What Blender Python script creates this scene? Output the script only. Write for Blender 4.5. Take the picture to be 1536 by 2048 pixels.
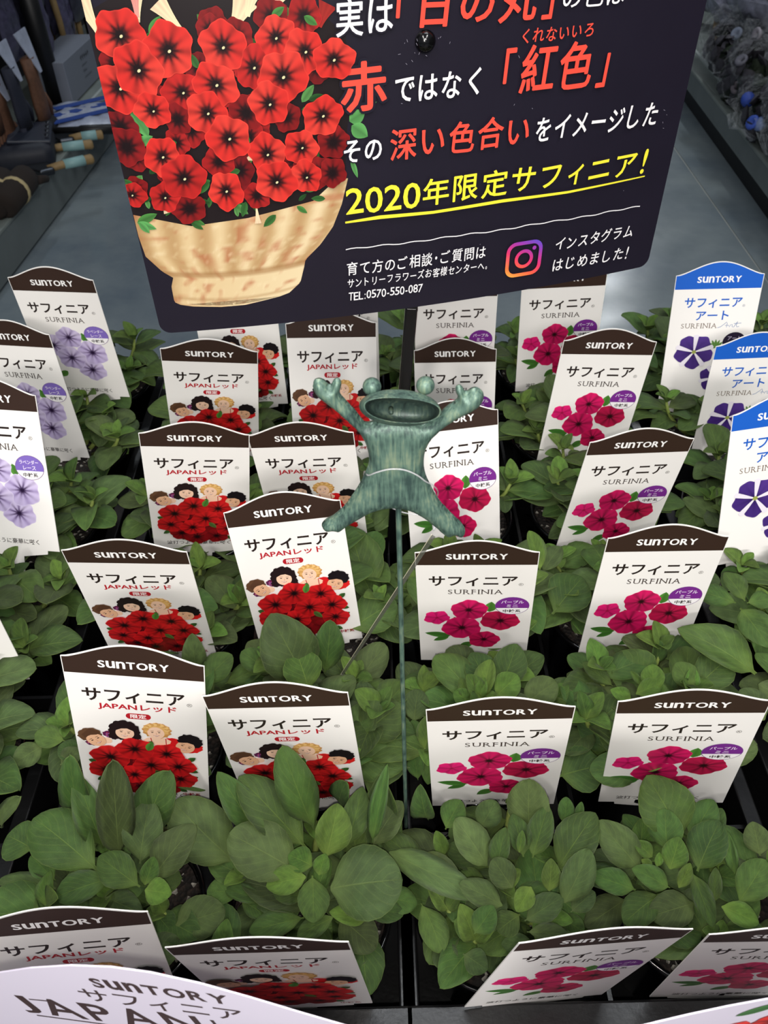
import bpy, bmesh, math, random
from mathutils import Vector, Matrix
for _o in list(bpy.data.objects): bpy.data.objects.remove(_o)
SC = bpy.context.scene
COL = SC.collection
rnd = random.Random(7)

# ------------------------------------------------------------------ camera
CZ = 1.15                       # lens height over the shop floor
RW = ((0.9996823772, -0.0252020767, 0.0), (-0.0174539887, -0.6923415532, 0.7213588095), (-0.0181797401, -0.7211296895, -0.6925615265))
cam_d = bpy.data.cameras.new('camera'); cam = bpy.data.objects.new('camera', cam_d); COL.objects.link(cam)
cam_d.sensor_fit = 'VERTICAL'; cam_d.sensor_height = 36.0; cam_d.lens = 36.0 * 1600.0 / 2048.0
cam_d.clip_start = 0.01; cam_d.clip_end = 60
cam.matrix_world = Matrix(((RW[0][0], -RW[0][1], -RW[0][2], 0), (RW[1][0], -RW[1][1], -RW[1][2], 0),
                           (RW[2][0], -RW[2][1], -RW[2][2], CZ), (0, 0, 0, 1)))
cam_d.dof.use_dof = True; cam_d.dof.focus_distance = 0.40; cam_d.dof.aperture_fstop = cam_d.lens / 0.9
SC.camera = cam

# ------------------------------------------------------------------ world, lamps, exposure
w = bpy.data.worlds.new('world'); SC.world = w; w.use_nodes = True
w.node_tree.nodes['Background'].inputs[0].default_value = (0.80, 0.88, 1.0, 1)
w.node_tree.nodes['Background'].inputs[1].default_value = 0.22
def area(name, loc, size, power, col=(1, 1, 1), rot=(0, 0, 0)):
    l = bpy.data.lights.new(name, 'AREA'); l.shape = 'RECTANGLE'; l.size, l.size_y = size
    l.energy = power; l.color = col
    o = bpy.data.objects.new(name, l); COL.objects.link(o); o.location = loc; o.rotation_euler = rot
    return o
# fluorescent tubes over the flower bench and over the aisle, plus one added frontal fill
area('tube_or_fill_lamp', (-0.60, -0.9, 2.5), (0.12, 1.3), 26, (1.0, 0.97, 0.92))
area('tube_or_fill_lamp', (0.65, -0.7, 2.5), (0.12, 1.3), 22, (1.0, 0.97, 0.93))
area('tube_or_fill_lamp', (0.1, -2.2, 2.3), (1.3, 0.25), 50, (1.0, 0.96, 0.93), (math.radians(52), 0, 0))  # added fill lamp behind the camera, brightens the tag faces from the front
area('tube_or_fill_lamp', (0.10, 0.50, 2.7), (1.2, 0.10), 12, (0.94, 0.97, 1.0))
area('tube_or_fill_lamp', (2.55, 8.3, 3.5), (0.12, 1.2), 34, (0.93, 0.97, 1.0))
area('tube_or_fill_lamp', (-1.2, 4.6, 3.3), (0.12, 1.2), 20, (0.85, 0.93, 1.0))
area('tube_or_fill_lamp', (1.6, 3.6, 3.3), (0.12, 1.2), 26, (0.95, 0.98, 1.0))
# the small lamp beside the lens of the phone that took the picture
area('phone_lamp', (-0.002, -0.009, CZ - 0.006), (0.006, 0.006), 0.95, (1.0, 0.96, 0.90), (math.radians(46), 0, 0))
SC.view_settings.view_transform = 'Standard'; SC.view_settings.look = 'None'
SC.view_settings.gamma = 1.0; SC.view_settings.use_curve_mapping = False
SC.view_settings.exposure = -0.12

# ------------------------------------------------------------------ helpers
def lin(c):
    out = []
    for v in c[:3]:
        v /= 255.0
        out.append(v / 12.92 if v <= 0.04045 else ((v + 0.055) / 1.055) ** 2.4)
    return (out[0], out[1], out[2], 1.0)
def ray(px, py):
    a, b = (px - 768) / 1600.0, (py - 1024) / 1600.0
    return Vector([r[0] * a + r[1] * b + r[2] for r in RW])
def at_z(px, py, z):            # the place at height z (relative to the lens) that the photograph shows at px, py
    r = ray(px, py); return r * (z / r.z)
def W3(v): return Vector((v[0], v[1], v[2] + CZ))

def tag(o, label=None, cat=None, group=None, kind=None):
    if label: o['label'] = label
    if cat: o['category'] = cat
    if group: o['group'] = group
    if kind: o['kind'] = kind
    return o
def thing(name, label, cat, group=None, mat=None):
    o = bpy.data.objects.new(name, None); COL.objects.link(o); o.empty_display_size = 0.02
    if mat is not None: o.matrix_world = mat
    return tag(o, label, cat, group)
def part(name, mesh, parent=None, mw=None, label=None):
    o = bpy.data.objects.new(name, mesh); COL.objects.link(o)
    if parent is not None: o.parent = parent
    if mw is not None: o.matrix_local = mw
    if label: o['label'] = label
    return o
def mesh_of(name, bm, mat, smooth=False):
    bmesh.ops.recalc_face_normals(bm, faces=bm.faces)
    me = bpy.data.meshes.new(name); bm.to_mesh(me); bm.free()
    me.materials.append(mat)
    if smooth:
        for p in me.polygons: p.use_smooth = True
    return me
def pydata(name, vs, fs, mat, smooth=False, cols=None):
    me = bpy.data.meshes.new(name); me.from_pydata(vs, [], fs); me.materials.append(mat)
    if cols is not None:
        at = me.color_attributes.new('ink', 'FLOAT_COLOR', 'POINT')
        at.data.foreach_set('color', [x for c in cols for x in c])
    if smooth:
        for p in me.polygons: p.use_smooth = True
    me.update(); return me
def box(bm, c, s, rot=None, bev=0.0):
    r = bmesh.ops.create_cube(bm, size=1.0); vs = r['verts']
    for v in vs:
        v.co = Vector((v.co.x * s[0], v.co.y * s[1], v.co.z * s[2]))
    if bev > 0:
        es = list({e for v in vs for e in v.link_edges})
        rr = bmesh.ops.bevel(bm, geom=es, offset=bev, segments=2, affect='EDGES', profile=0.5)
        vs = list({v for f in rr['faces'] for v in f.verts} | {v for v in vs if v.is_valid})
    M = Matrix.Translation(c) @ (rot.to_4x4() if rot is not None else Matrix.Identity(4))
    for v in vs: v.co = M @ v.co
def lathe(prof, n=32, cap=False):
    vs, fs = [], []
    for r, z in prof:
        for k in range(n):
            a = 2 * math.pi * k / n; vs.append((r * math.cos(a), r * math.sin(a), z))
    for i in range(len(prof) - 1):
        for k in range(n):
            k2 = (k + 1) % n; fs.append((i * n + k, i * n + k2, (i + 1) * n + k2, (i + 1) * n + k))
    if cap: fs.append(tuple(range((len(prof) - 1) * n, len(prof) * n)))
    return vs, fs
def tube(pts, rad, n=8, cap=True):
    vs, fs = [], []; pts = [Vector(p) for p in pts]
    if not isinstance(rad, (list, tuple)): rad = [rad] * len(pts)
    prev = None
    for i, p in enumerate(pts):
        d = (pts[min(i + 1, len(pts) - 1)] - pts[max(i - 1, 0)]).normalized()
        if prev is None:
            a = d.orthogonal().normalized()
        else:
            a = (prev - d * prev.dot(d)).normalized()
        prev = a; b = d.cross(a)
        for k in range(n):
            t = 2 * math.pi * k / n; vs.append(tuple(p + (a * math.cos(t) + b * math.sin(t)) * rad[i]))
    for i in range(len(pts) - 1):
        for k in range(n):
            k2 = (k + 1) % n; fs.append((i * n + k, i * n + k2, (i + 1) * n + k2, (i + 1) * n + k))
    if cap:
        fs.append(tuple(range(n))[::-1]); fs.append(tuple(range((len(pts) - 1) * n, len(pts) * n)))
    return vs, fs
def tube_mesh(name, pts, rad, mat, n=8):
    vs, fs = tube(pts, rad, n); return pydata(name, vs, fs, mat, True)

# ------------------------------------------------------------------ materials
def nt(name):
    m = bpy.data.materials.new(name); m.use_nodes = True
    N = m.node_tree.nodes; L = m.node_tree.links; return m, N, L, N['Principled BSDF']
def plain(name, rgb, rough=0.5, spec=0.5, metal=0.0, bump=0.0, bscale=200, var=0.0):
    m, N, L, b = nt(name); b.inputs['Base Color'].default_value = lin(rgb)
    b.inputs['Roughness'].default_value = rough; b.inputs['Specular IOR Level'].default_value = spec
    b.inputs['Metallic'].default_value = metal
    if bump or var:
        tc = N.new('ShaderNodeTexCoord'); nz = N.new('ShaderNodeTexNoise'); nz.inputs['Scale'].default_value = bscale
        nz.inputs['Detail'].default_value = 4; L.new(tc.outputs['Object'], nz.inputs['Vector'])
        if bump:
            bp = N.new('ShaderNodeBump'); bp.inputs['Strength'].default_value = bump; bp.inputs['Distance'].default_value = 0.001
            L.new(nz.outputs['Fac'], bp.inputs['Height']); L.new(bp.outputs['Normal'], b.inputs['Normal'])
        if var:
            mx = N.new('ShaderNodeMixRGB'); mx.blend_type = 'MULTIPLY'; mx.inputs[0].default_value = 1
            cr = N.new('ShaderNodeValToRGB'); cr.color_ramp.elements[0].position = .3; cr.color_ramp.elements[1].position = .7
            cr.color_ramp.elements[0].color = (1 - var,) * 3 + (1,); cr.color_ramp.elements[1].color = (1, 1, 1, 1)
            mx.inputs[1].default_value = lin(rgb); L.new(nz.outputs['Fac'], cr.inputs[0]); L.new(cr.outputs[0], mx.inputs[2])
            L.new(mx.outputs[0], b.inputs['Base Color'])
    return m
def ink_material(name, rough):
    m, N, L, b = nt(name); a = N.new('ShaderNodeAttribute'); a.attribute_name = 'ink'
    L.new(a.outputs['Color'], b.inputs['Base Color']); b.inputs['Roughness'].default_value = rough
    b.inputs['Specular IOR Level'].default_value = 0.35; return m
INK = ink_material('printed_ink', 0.38)
M_CARD = plain('white_card_plastic', (238, 235, 231), 0.36, 0.4)
M_NAVY = plain('navy_panel', (29, 25, 38), 0.36, 0.4, var=.12, bscale=25)
M_BLACK = plain('black_plastic', (14, 14, 15), 0.32, 0.45, bump=.15, bscale=300)
M_BLACKG = plain('black_gloss', (8, 8, 9), 0.15, 0.6)
M_EDGE = plain('white_board_edge', (225, 222, 220), 0.5)

def leaf_material(name, base, mid, under):
    m, N, L, b = nt(name)
    uv = N.new('ShaderNodeUVMap'); uv.uv_map = 'UV'
    sx = N.new('ShaderNodeSeparateXYZ'); L.new(uv.outputs[0], sx.inputs[0])
    oi = N.new('ShaderNodeObjectInfo')
    def math_(op, a, b_=None, cl=False):
        n = N.new('ShaderNodeMath'); n.operation = op; n.use_clamp = cl
        for i, v in enumerate((a, b_)):
            if v is None: continue
            if isinstance(v, (int, float)): n.inputs[i].default_value = v
            else: L.new(v, n.inputs[i])
        return n.outputs[0]
    av = math_('ABSOLUTE', math_('SUBTRACT', sx.outputs[1], 0.5))
    # midrib
    wid = math_('MULTIPLY_ADD', sx.outputs[0], -0.016); wid.node.inputs[2].default_value = 0.024
    rib = math_('SUBTRACT', 1.0, math_('DIVIDE', av, wid), True)
    # side veins
    ph = math_('SUBTRACT', math_('MULTIPLY', sx.outputs[0], 46.0), math_('MULTIPLY', av, 42.0))
    vein = math_('POWER', math_('MULTIPLY_ADD', math_('SINE', ph), 0.5), 14.0)
    vein.node.inputs[0].links[0].from_node.inputs[2].default_value = 0.5
    vein = math_('MULTIPLY', vein, 0.10)
    rib2 = math_('MULTIPLY', rib, 0.34)
    f = math_('MAXIMUM', vein, rib2, True)
    tc = N.new('ShaderNodeTexCoord'); nz = N.new('ShaderNodeTexNoise'); nz.inputs['Scale'].default_value = 5; nz.inputs['Detail'].default_value = 3
    ad = N.new('ShaderNodeVectorMath'); ad.operation = 'ADD'
    rv = N.new('ShaderNodeCombineXYZ'); L.new(oi.outputs['Random'], rv.inputs[0]); rv.inputs[2].default_value = 2
    sc = N.new('ShaderNodeVectorMath'); sc.operation = 'SCALE'; sc.inputs['Scale'].default_value = 30; L.new(rv.outputs[0], sc.inputs[0])
    L.new(tc.outputs['Object'], ad.inputs[0]); L.new(sc.outputs[0], ad.inputs[1]); L.new(ad.outputs[0], nz.inputs['Vector'])
    hsv = N.new('ShaderNodeHueSaturation'); hsv.inputs['Color'].default_value = lin(base)
    mr = N.new('ShaderNodeMapRange'); mr.inputs[3].default_value = 0.482; mr.inputs[4].default_value = 0.512; L.new(oi.outputs['Random'], mr.inputs[0]); L.new(mr.outputs[0], hsv.inputs['Hue'])
    val = math_('MULTIPLY_ADD', nz.outputs['Fac'], 0.9); val.node.inputs[2].default_value = 0.30
    rr = math_('FRACT', math_('MULTIPLY', oi.outputs['Random'], 7.31)); r2 = math_('MULTIPLY_ADD', rr, 0.72); r2.node.inputs[2].default_value = 0.66
    L.new(math_('MULTIPLY', val, r2), hsv.inputs['Value'])
    mx = N.new('ShaderNodeMixRGB'); L.new(f, mx.inputs[0]); L.new(hsv.outputs[0], mx.inputs[1]); mx.inputs[2].default_value = lin(mid)
    # yellowish foot of the leaf
    foot = N.new('ShaderNodeMapRange'); foot.inputs[1].default_value = 0.38; foot.inputs[2].default_value = 0.0; foot.inputs[3].default_value = 0; foot.inputs[4].default_value = 0.30
    L.new(sx.outputs[0], foot.inputs[0])
    m2 = N.new('ShaderNodeMixRGB'); L.new(foot.outputs[0], m2.inputs[0]); L.new(mx.outputs[0], m2.inputs[1]); m2.inputs[2].default_value = lin(mid)
    # pale rim where the leaf's thickness shows
    rim = N.new('ShaderNodeMapRange'); rim.inputs[1].default_value = 0.478; rim.inputs[2].default_value = 0.5; L.new(av, rim.inputs[0])
    rimf = math_('MULTIPLY', rim.outputs[0], 0.28)
    m3 = N.new('ShaderNodeMixRGB'); L.new(rimf, m3.inputs[0]); L.new(m2.outputs[0], m3.inputs[1]); m3.inputs[2].default_value = lin(mid)
    # downy specks
    sp = N.new('ShaderNodeTexNoise'); sp.inputs['Scale'].default_value = 130; sp.inputs['Detail'].default_value = 1; L.new(tc.outputs['Object'], sp.inputs['Vector'])
    spm = N.new('ShaderNodeMapRange'); spm.inputs[1].default_value = .66; spm.inputs[2].default_value = .78; spm.inputs[4].default_value = .4; L.new(sp.outputs['Fac'], spm.inputs[0])
    m4 = N.new('ShaderNodeMixRGB'); L.new(spm.outputs[0], m4.inputs[0]); L.new(m3.outputs[0], m4.inputs[1]); m4.inputs[2].default_value = lin(under)
    L.new(m4.outputs[0], b.inputs['Base Color'])
    b.inputs['Roughness'].default_value = 0.56; b.inputs['Specular IOR Level'].default_value = 0.30
    b.inputs['Sheen Weight'].default_value = 0.06; b.inputs['Sheen Roughness'].default_value = 0.5
    b.inputs['Sheen Tint'].default_value = (0.75, 0.85, 0.6, 1)
    hs = math_('ADD', math_('MULTIPLY', f, -1.2), math_('MULTIPLY', sp.outputs['Fac'], 0.5))
    bp = N.new('ShaderNodeBump'); bp.inputs['Strength'].default_value = 0.5; bp.inputs['Distance'].default_value = 0.0012
    L.new(hs, bp.inputs['Height']); L.new(bp.outputs[0], b.inputs['Normal'])
    return m
M_LEAF = leaf_material('petunia_leaf', (64, 92, 38), (124, 146, 66), (120, 140, 90))
M_LEAF2 = leaf_material('petunia_leaf_young', (82, 114, 42), (140, 162, 74), (130, 150, 90))
M_LEAF3 = leaf_material('petunia_leaf_grey', (70, 90, 46), (120, 138, 74), (118, 132, 88))
M_STEM = plain('petunia_stem', (134, 150, 76), 0.6, 0.2, bump=.4, bscale=400, var=.3)
def soil_material():
    m, N, L, b = nt('potting_soil'); tc = N.new('ShaderNodeTexCoord')
    v = N.new('ShaderNodeTexVoronoi'); v.inputs['Scale'].default_value = 430; L.new(tc.outputs['Object'], v.inputs['Vector'])
    cr = N.new('ShaderNodeValToRGB'); cr.color_ramp.interpolation = 'CONSTANT'
    cr.color_ramp.elements[0].color = lin((26, 20, 16)); cr.color_ramp.elements[1].position = .86; cr.color_ramp.elements[1].color = lin((150, 146, 136))
    e = cr.color_ramp.elements.new(.45); e.color = lin((40, 30, 24))
    sx = N.new('ShaderNodeSeparateColor'); L.new(v.outputs['Color'], sx.inputs[0]); L.new(sx.outputs[0], cr.inputs[0]); L.new(cr.outputs[0], b.inputs['Base Color'])
    b.inputs['Roughness'].default_value = .9
    bp = N.new('ShaderNodeBump'); bp.inputs['Distance'].default_value = .003; L.new(v.outputs['Distance'], bp.inputs['Height']); L.new(bp.outputs[0], b.inputs['Normal'])
    return m
M_SOIL = soil_material()

# ------------------------------------------------------------------ floor
def floor_material():
    m, N, L, b = nt('polished_concrete'); tc = N.new('ShaderNodeTexCoord')
    n1 = N.new('ShaderNodeTexNoise'); n1.inputs['Scale'].default_value = 2.2; n1.inputs['Detail'].default_value = 8; n1.inputs['Roughness'].default_value = .6
    L.new(tc.outputs['Object'], n1.inputs['Vector'])
    cr = N.new('ShaderNodeValToRGB'); cr.color_ramp.elements[0].position = .35; cr.color_ramp.elements[0].color = lin((98, 110, 120))
    cr.color_ramp.elements[1].position = .68; cr.color_ramp.elements[1].color = lin((134, 144, 146))
    L.new(n1.outputs['Fac'], cr.inputs[0]); L.new(cr.outputs[0], b.inputs['Base Color'])
    n2 = N.new('ShaderNodeTexNoise'); n2.inputs['Scale'].default_value = 9; n2.inputs['Detail'].default_value = 5; L.new(tc.outputs['Object'], n2.inputs['Vector'])
    mr = N.new('ShaderNodeMapRange'); mr.inputs[3].default_value = .10; mr.inputs[4].default_value = .34; L.new(n2.outputs['Fac'], mr.inputs[0]); L.new(mr.outputs[0], b.inputs['Roughness'])
    bp = N.new('ShaderNodeBump'); bp.inputs['Strength'].default_value = .25; bp.inputs['Distance'].default_value = .004; L.new(n2.outputs['Fac'], bp.inputs['Height']); L.new(bp.outputs[0], b.inputs['Normal'])
    return m
M_FLOOR = floor_material()
bm = bmesh.new()
# two pours of concrete with the open joint that runs along the aisle
JO = [at_z(1352, 300, -CZ), at_z(1492, 500, -CZ)]
jd = (JO[1] - JO[0]); jd.z = 0; jd.normalize(); jn = Vector((jd.y, -jd.x, 0))
if jn.x < 0: jn = -jn
jp = Vector((JO[0].x, JO[0].y, 0))
def slab(side, name, mat):
    bm = bmesh.new(); g = 0.0035
    a = jp + jd * 12 + jn * side * g; b_ = jp - jd * 6 + jn * side * g
    c = b_ + jn * side * 7; d = a + jn * side * 7
    vt = [bm.verts.new((p.x, p.y, 0)) for p in (a, b_, c, d)]; vb = [bm.verts.new((p.x, p.y, -0.05)) for p in (a, b_, c, d)]
    bm.faces.new(vt); bm.faces.new(vb[::-1])
    for i in range(4): bm.faces.new((vt[i], vb[i], vb[(i + 1) % 4], vt[(i + 1) % 4]))
    return part(name, mesh_of(name, bm, mat))
tag(slab(-1, 'floor', M_FLOOR), kind='structure'); tag(slab(1, 'floor', M_FLOOR), kind='structure')
bm = bmesh.new(); box(bm, (0, 0, 0), (0.0068, 18, 0.046)); o = part('floor', mesh_of('joint_filler', bm, plain('joint_filler', (146, 150, 146), .7)))
o.rotation_euler.z = math.atan2(jd.y, jd.x) - math.pi / 2; pc = jp + jd * 3; o.location = (pc.x, pc.y, -0.026); tag(o, kind='structure')
# far end wall of the shop
bm = bmesh.new(); box(bm, (0, 0, 0), (13, .1, 3.8)); o = part('wall_back', mesh_of('wall_back', bm, plain('wall_paint', (120, 122, 128), .8))); o.location = (0.6, 9.9, 1.9); tag(o, kind='structure')

# ------------------------------------------------------------------ flat print: inks laid on a sheet, in millimetres
def seg(a, b, t): return [a[i] + (b[i] - a[i]) * t for i in range(len(a))]
_glyphs = {}
def glyph_mesh(txt, bold):
    k = (txt, round(bold, 4))
    if k not in _glyphs:
        c = bpy.data.curves.new('lettering', 'FONT'); c.body = txt; c.offset = bold; c.resolution_u = 3; c.size = 1.0
        o = bpy.data.objects.new('lettering', c); COL.objects.link(o); bpy.context.view_layer.update()
        dg = bpy.context.evaluated_depsgraph_get(); me = bpy.data.meshes.new_from_object(o.evaluated_get(dg))
        vs = [(v.co.x, v.co.y) for v in me.vertices]; fs = [tuple(p.vertices) for p in me.polygons]
        bpy.data.objects.remove(o); bpy.data.curves.remove(c); bpy.data.meshes.remove(me)
        _glyphs[k] = (vs, fs)
    return _glyphs[k]
class Art:
    def __init__(s, step=0.010): s.v = []; s.f = []; s.c = []; s.z = 0.0; s.step = step
    def lay(s): s.z += s.step
    def raw(s, pts, faces, cols):
        n = len(s.v); s.v += [(p[0], p[1], s.z) for p in pts]; s.c += cols; s.f += [tuple(i + n for i in f) for f in faces]
    def poly(s, pts, col):
        s.lay(); from_ = [Vector((p[0], p[1], 0)) for p in pts]
        from mathutils.geometry import tessellate_polygon
        tris = tessellate_polygon([from_]); s.raw(pts, [tuple(t) for t in tris], [lin(col)] * len(pts))
    def rings(s, rings):            # [(points, colours)] from the middle out, all of equal length, closed
        s.lay(); n = len(rings[0][0]); pts = []; cols = []; fs = []
        for r, c in rings: pts += r; cols += [lin(x) for x in c]
        for i in range(len(rings) - 1):
            for k in range(n): k2 = (k + 1) % n; fs.append((i * n + k, (i + 1) * n + k, (i + 1) * n + k2, i * n + k2))
        s.raw(pts, fs, cols)
    def grid(s, nu, nv, fp, fc):
        s.lay(); pts = []; cols = []; fs = []
        for j in range(nv + 1):
            for i in range(nu + 1): pts.append(fp(i / nu, j / nv)); cols.append(lin(fc(i / nu, j / nv)))
        for j in range(nv):
            for i in range(nu): a = j * (nu + 1) + i; fs.append((a, a + 1, a + nu + 2, a + nu + 1))
        s.raw(pts, fs, cols)
    def ell(s, cx, cy, rx, ry, col, rot=0, n=28, a0=0, a1=2 * math.pi):
        p = []; m = n if a1 - a0 > 6.28 else n + 1
        for k in range(m):
            a = a0 + (a1 - a0) * k / n; x, y = rx * math.cos(a), ry * math.sin(a)
            p.append((cx + x * math.cos(rot) - y * math.sin(rot), cy + x * math.sin(rot) + y * math.cos(rot)))
        s.poly(p, col)
    def blob(s, cx, cy, rx, ry, col, rot=0, n=30, amp=.08, freq=9, sd=0):
        p = []
        for k in range(n):
            a = 2 * math.pi * k / n; q = 1 + amp * math.sin(freq * a + sd) + amp * .6 * math.sin(freq * 1.7 * a + 2 * sd)
            x, y = rx * q * math.cos(a), ry * q * math.sin(a)
            p.append((cx + x * math.cos(rot) - y * math.sin(rot), cy + x * math.sin(rot) + y * math.cos(rot)))
        s.poly(p, col)
    def stroke(s, pts, wd, col, caps=True):
        s.lay(); n = len(pts); L_ = []; R_ = []
        ws = wd if isinstance(wd, (list, tuple)) else [wd] * n
        for i in range(n):
            a = pts[max(i - 1, 0)]; b = pts[min(i + 1, n - 1)]; dx, dy = b[0] - a[0], b[1] - a[1]; l = math.hypot(dx, dy) or 1
            nx, ny = -dy / l * ws[i] / 2, dx / l * ws[i] / 2
            L_.append((pts[i][0] + nx, pts[i][1] + ny)); R_.append((pts[i][0] - nx, pts[i][1] - ny))
        s.raw(L_ + R_, [(i, n + i, n + i + 1, i + 1) for i in range(n - 1)], [lin(col)] * (2 * n))
    def fit(s, txt, x0, x1, y0, y1, col, bold=0.0, halo=None, slant=0.0, tilt=0.0):
        vs, fs = glyph_mesh(txt, bold)
        xa, xb = min(v[0] for v in vs), max(v[0] for v in vs); ya, yb = min(v[1] for v in vs), max(v[1] for v in vs)
        fx, fy = (x1 - x0) / (xb - xa), (y1 - y0) / max(yb - ya, 1e-4)
        cx, cy = (x0 + x1) / 2, (y0 + y1) / 2
        def mp(v):
            x = x0 + (v[0] - xa) * fx; y = y0 + (v[1] - ya) * fy; x += (y - cy) * slant
            if tilt: x, y = cx + (x - cx) * math.cos(tilt) - (y - cy) * math.sin(tilt), cy + (x - cx) * math.sin(tilt) + (y - cy) * math.cos(tilt)
            return (x, y)
        if halo:
            hv, hf = glyph_mesh(txt, bold + halo[0]); s.lay(); s.raw([mp(v) for v in hv], hf, [lin(halo[1])] * len(hv))
        s.lay(); s.raw([mp(v) for v in vs], fs, [lin(col)] * len(vs))
    def stamp(s, txt, x0, x1, y0, y1, col, r, slant=0.0, tilt=0.0, n=10):
        # a pen of radius r drawn along the character: copies of it round a small circle
        vs, fs = glyph_mesh(txt, 0.0)
        xa, xb = min(v[0] for v in vs), max(v[0] for v in vs); ya, yb = min(v[1] for v in vs), max(v[1] for v in vs)
        fx, fy = (x1 - x0) / max(xb - xa, 1e-4), (y1 - y0) / max(yb - ya, 1e-4); cx, cy = (x0 + x1) / 2, (y0 + y1) / 2; P = []
        for v in vs:
            x = x0 + (v[0] - xa) * fx; y = y0 + (v[1] - ya) * fy; x += (y - cy) * slant
            P.append((cx + (x - cx) * math.cos(tilt) - (y - cy) * math.sin(tilt), cy + (x - cx) * math.sin(tilt) + (y - cy) * math.cos(tilt)))
        s.lay(); z = s.z
        for k in range(n + 1):
            dx, dy = (0, 0) if k == n else (r * math.cos(2 * math.pi * k / n), r * math.sin(2 * math.pi * k / n))
            s.z = z + k * .0008; s.raw([(x + dx, y + dy) for x, y in P], fs, [lin(col)] * len(P))
        s.z = z + .008
    def letters(s, txt, x0, x1, y0, y1, col, bold=0.0, gap=.12, slant=0.0, widths={}, serif=False, pen=0.0):
        # every letter stretched to the full height, as in a wide display face
        h = y1 - y0; gl = [glyph_mesh(ch, bold) for ch in txt]
        wd = []
        for (vs, fs), ch in zip(gl, txt):
            xa, xb = min(v[0] for v in vs), max(v[0] for v in vs); ya, yb = min(v[1] for v in vs), max(v[1] for v in vs)
            wd.append((xb - xa) / (yb - ya) if ch not in 'un' else (xb - xa) / (yb - ya) * .92); wd[-1] *= widths.get(ch, 1)
        if serif: wd = [max(q, .16) for q in wd]
        tot = sum(wd) + gap * (len(txt) - 1); k = (x1 - x0) / tot; x = x0; s.lay()
        for (vs, fs), q, ch in zip(gl, wd, txt):
            xa, xb = min(v[0] for v in vs), max(v[0] for v in vs); ya, yb = min(v[1] for v in vs), max(v[1] for v in vs)
            for t in range(9 if pen else 1):
                dx, dy = (0, 0) if t == 8 or not pen else (pen * math.cos(t * .785), pen * .55 * math.sin(t * .785)); z = s.z; s.z += t * .0006
                s.raw([(x + dx + (v[0] - xa) / (xb - xa) * q * k + (v[1] - ya) / (yb - ya) * h * slant, y0 + dy + (v[1] - ya) / (yb - ya) * h) for v in vs], fs, [lin(col)] * len(vs)); s.z = z
            if serif:
                st = {'S': [], 'U': [(.08, 1), (.92, 1)], 'R': [(.08, 1), (.08, 0), (.92, 0)], 'F': [(.1, 1), (.1, 0)], 'I': [(.5, 1), (.5, 0)], 'N': [(.06, 1), (.06, 0), (.94, 1)], 'A': [(.06, 0), (.94, 0)]}.get(ch, [])
                for fx, fy in st:
                    cx = x + fx * q * k; yy = y0 + fy * h; r = h * .16; t = h * .045
                    s.raw([(cx - r, yy - t), (cx + r, yy - t), (cx + r, yy + t), (cx - r, yy + t)], [(0, 1, 2, 3)], [lin(col)] * 4)
            x += (q + gap) * k
    def flower(s, cx, cy, r, base, dark, rot=0.0, sq=1.0, sqa=0.0, lobes=5, notch=.13, core=.30, star=.22, shade=None, stamen=None, veins=0.5, n=80, light=None, seed=0):
        rg = random.Random(seed * 13 + 5); jit = [1 + rg.uniform(-.07, .07) for _ in range(lobes)]; jit.append(jit[0])
        shade = shade or [int(v * .62) for v in base]; light = light or [min(255, int(v * 1.12 + 8)) for v in base]
        ca, sa = math.cos(sqa), math.sin(sqa)
        def P(rad, a):
            x, y = rad * math.cos(a), rad * math.sin(a) * sq
            return (cx + x * ca - y * sa, cy + x * sa + y * ca)
        def R(a):
            t = (a - rot) * lobes / (2 * math.pi) % lobes; i = int(t); u = t - i
            j = jit[i] * (1 - u) + jit[i + 1] * u; return r * j * (1 - notch * abs(math.cos(math.pi * u)) ** 2.2 + .02 * math.sin(13 * a + seed))
        out = []; angs = [2 * math.pi * k / n for k in range(n)]
        for fr in (0.0, core * .55, core, core + star * .5, core + star, .72, .93, 1.0):
            pts = []; cols = []
            for a in angs:
                t = (a - rot) * lobes / (2 * math.pi) % 1.0; seam = abs(math.cos(math.pi * t)) ** 6
                vn = max(abs(math.cos(math.pi * t)), abs(math.sin(math.pi * t))) ** 14 * (.7 + .3 * math.sin(9 * a + seed)); vn = min(1, max(0, vn))
                pts.append(P(max(R(a) * fr, .0001), a))
                lit = .5 + .5 * math.sin(a + .6)
                body = seg(seg(base, light, max(0, lit - .35) * .9), shade, seam * .42 + (1 - fr) * .2)
                if fr <= core * .56: c = dark
                elif fr <= core: c = seg(dark, body, .10 + .25 * (1 - vn))
                elif fr <= core + star * .51: c = seg(dark, body, .25 + .62 * (1 - vn))
                elif fr <= core + star: c = seg(body, dark, veins * (.75 * vn + .15 * seam))
                elif fr < .95: c = seg(body, dark, veins * .3 * vn)
                else: c = seg(body, light, .35)
                cols.append([max(0, min(255, v)) for v in c])
            out.append((pts, cols))
        s.rings(out)
        if stamen:
            s.ell(cx + r * .03, cy - r * .04, r * .07, r * .05, stamen, .6, 8)
    def leafp(s, x0, y0, x1, y1, wd, col, dark=None):
        dark = dark or [int(c * .62) for c in col]; dx, dy = x1 - x0, y1 - y0; l = math.hypot(dx, dy); ux, uy = dx / l, dy / l
        def fp(u, v):
            h = wd / 2 * math.sin(math.pi * u ** .85) ** .8 * (v - .5) * 2 if 0 < u < 1 else 0
            return (x0 + ux * l * u - uy * h, y0 + uy * l * u + ux * h)
        s.grid(8, 4, fp, lambda u, v: seg(dark, col, min(1, .35 + .9 * abs(v - .5) * 2 * (1 if v > .5 else .45))))
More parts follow.
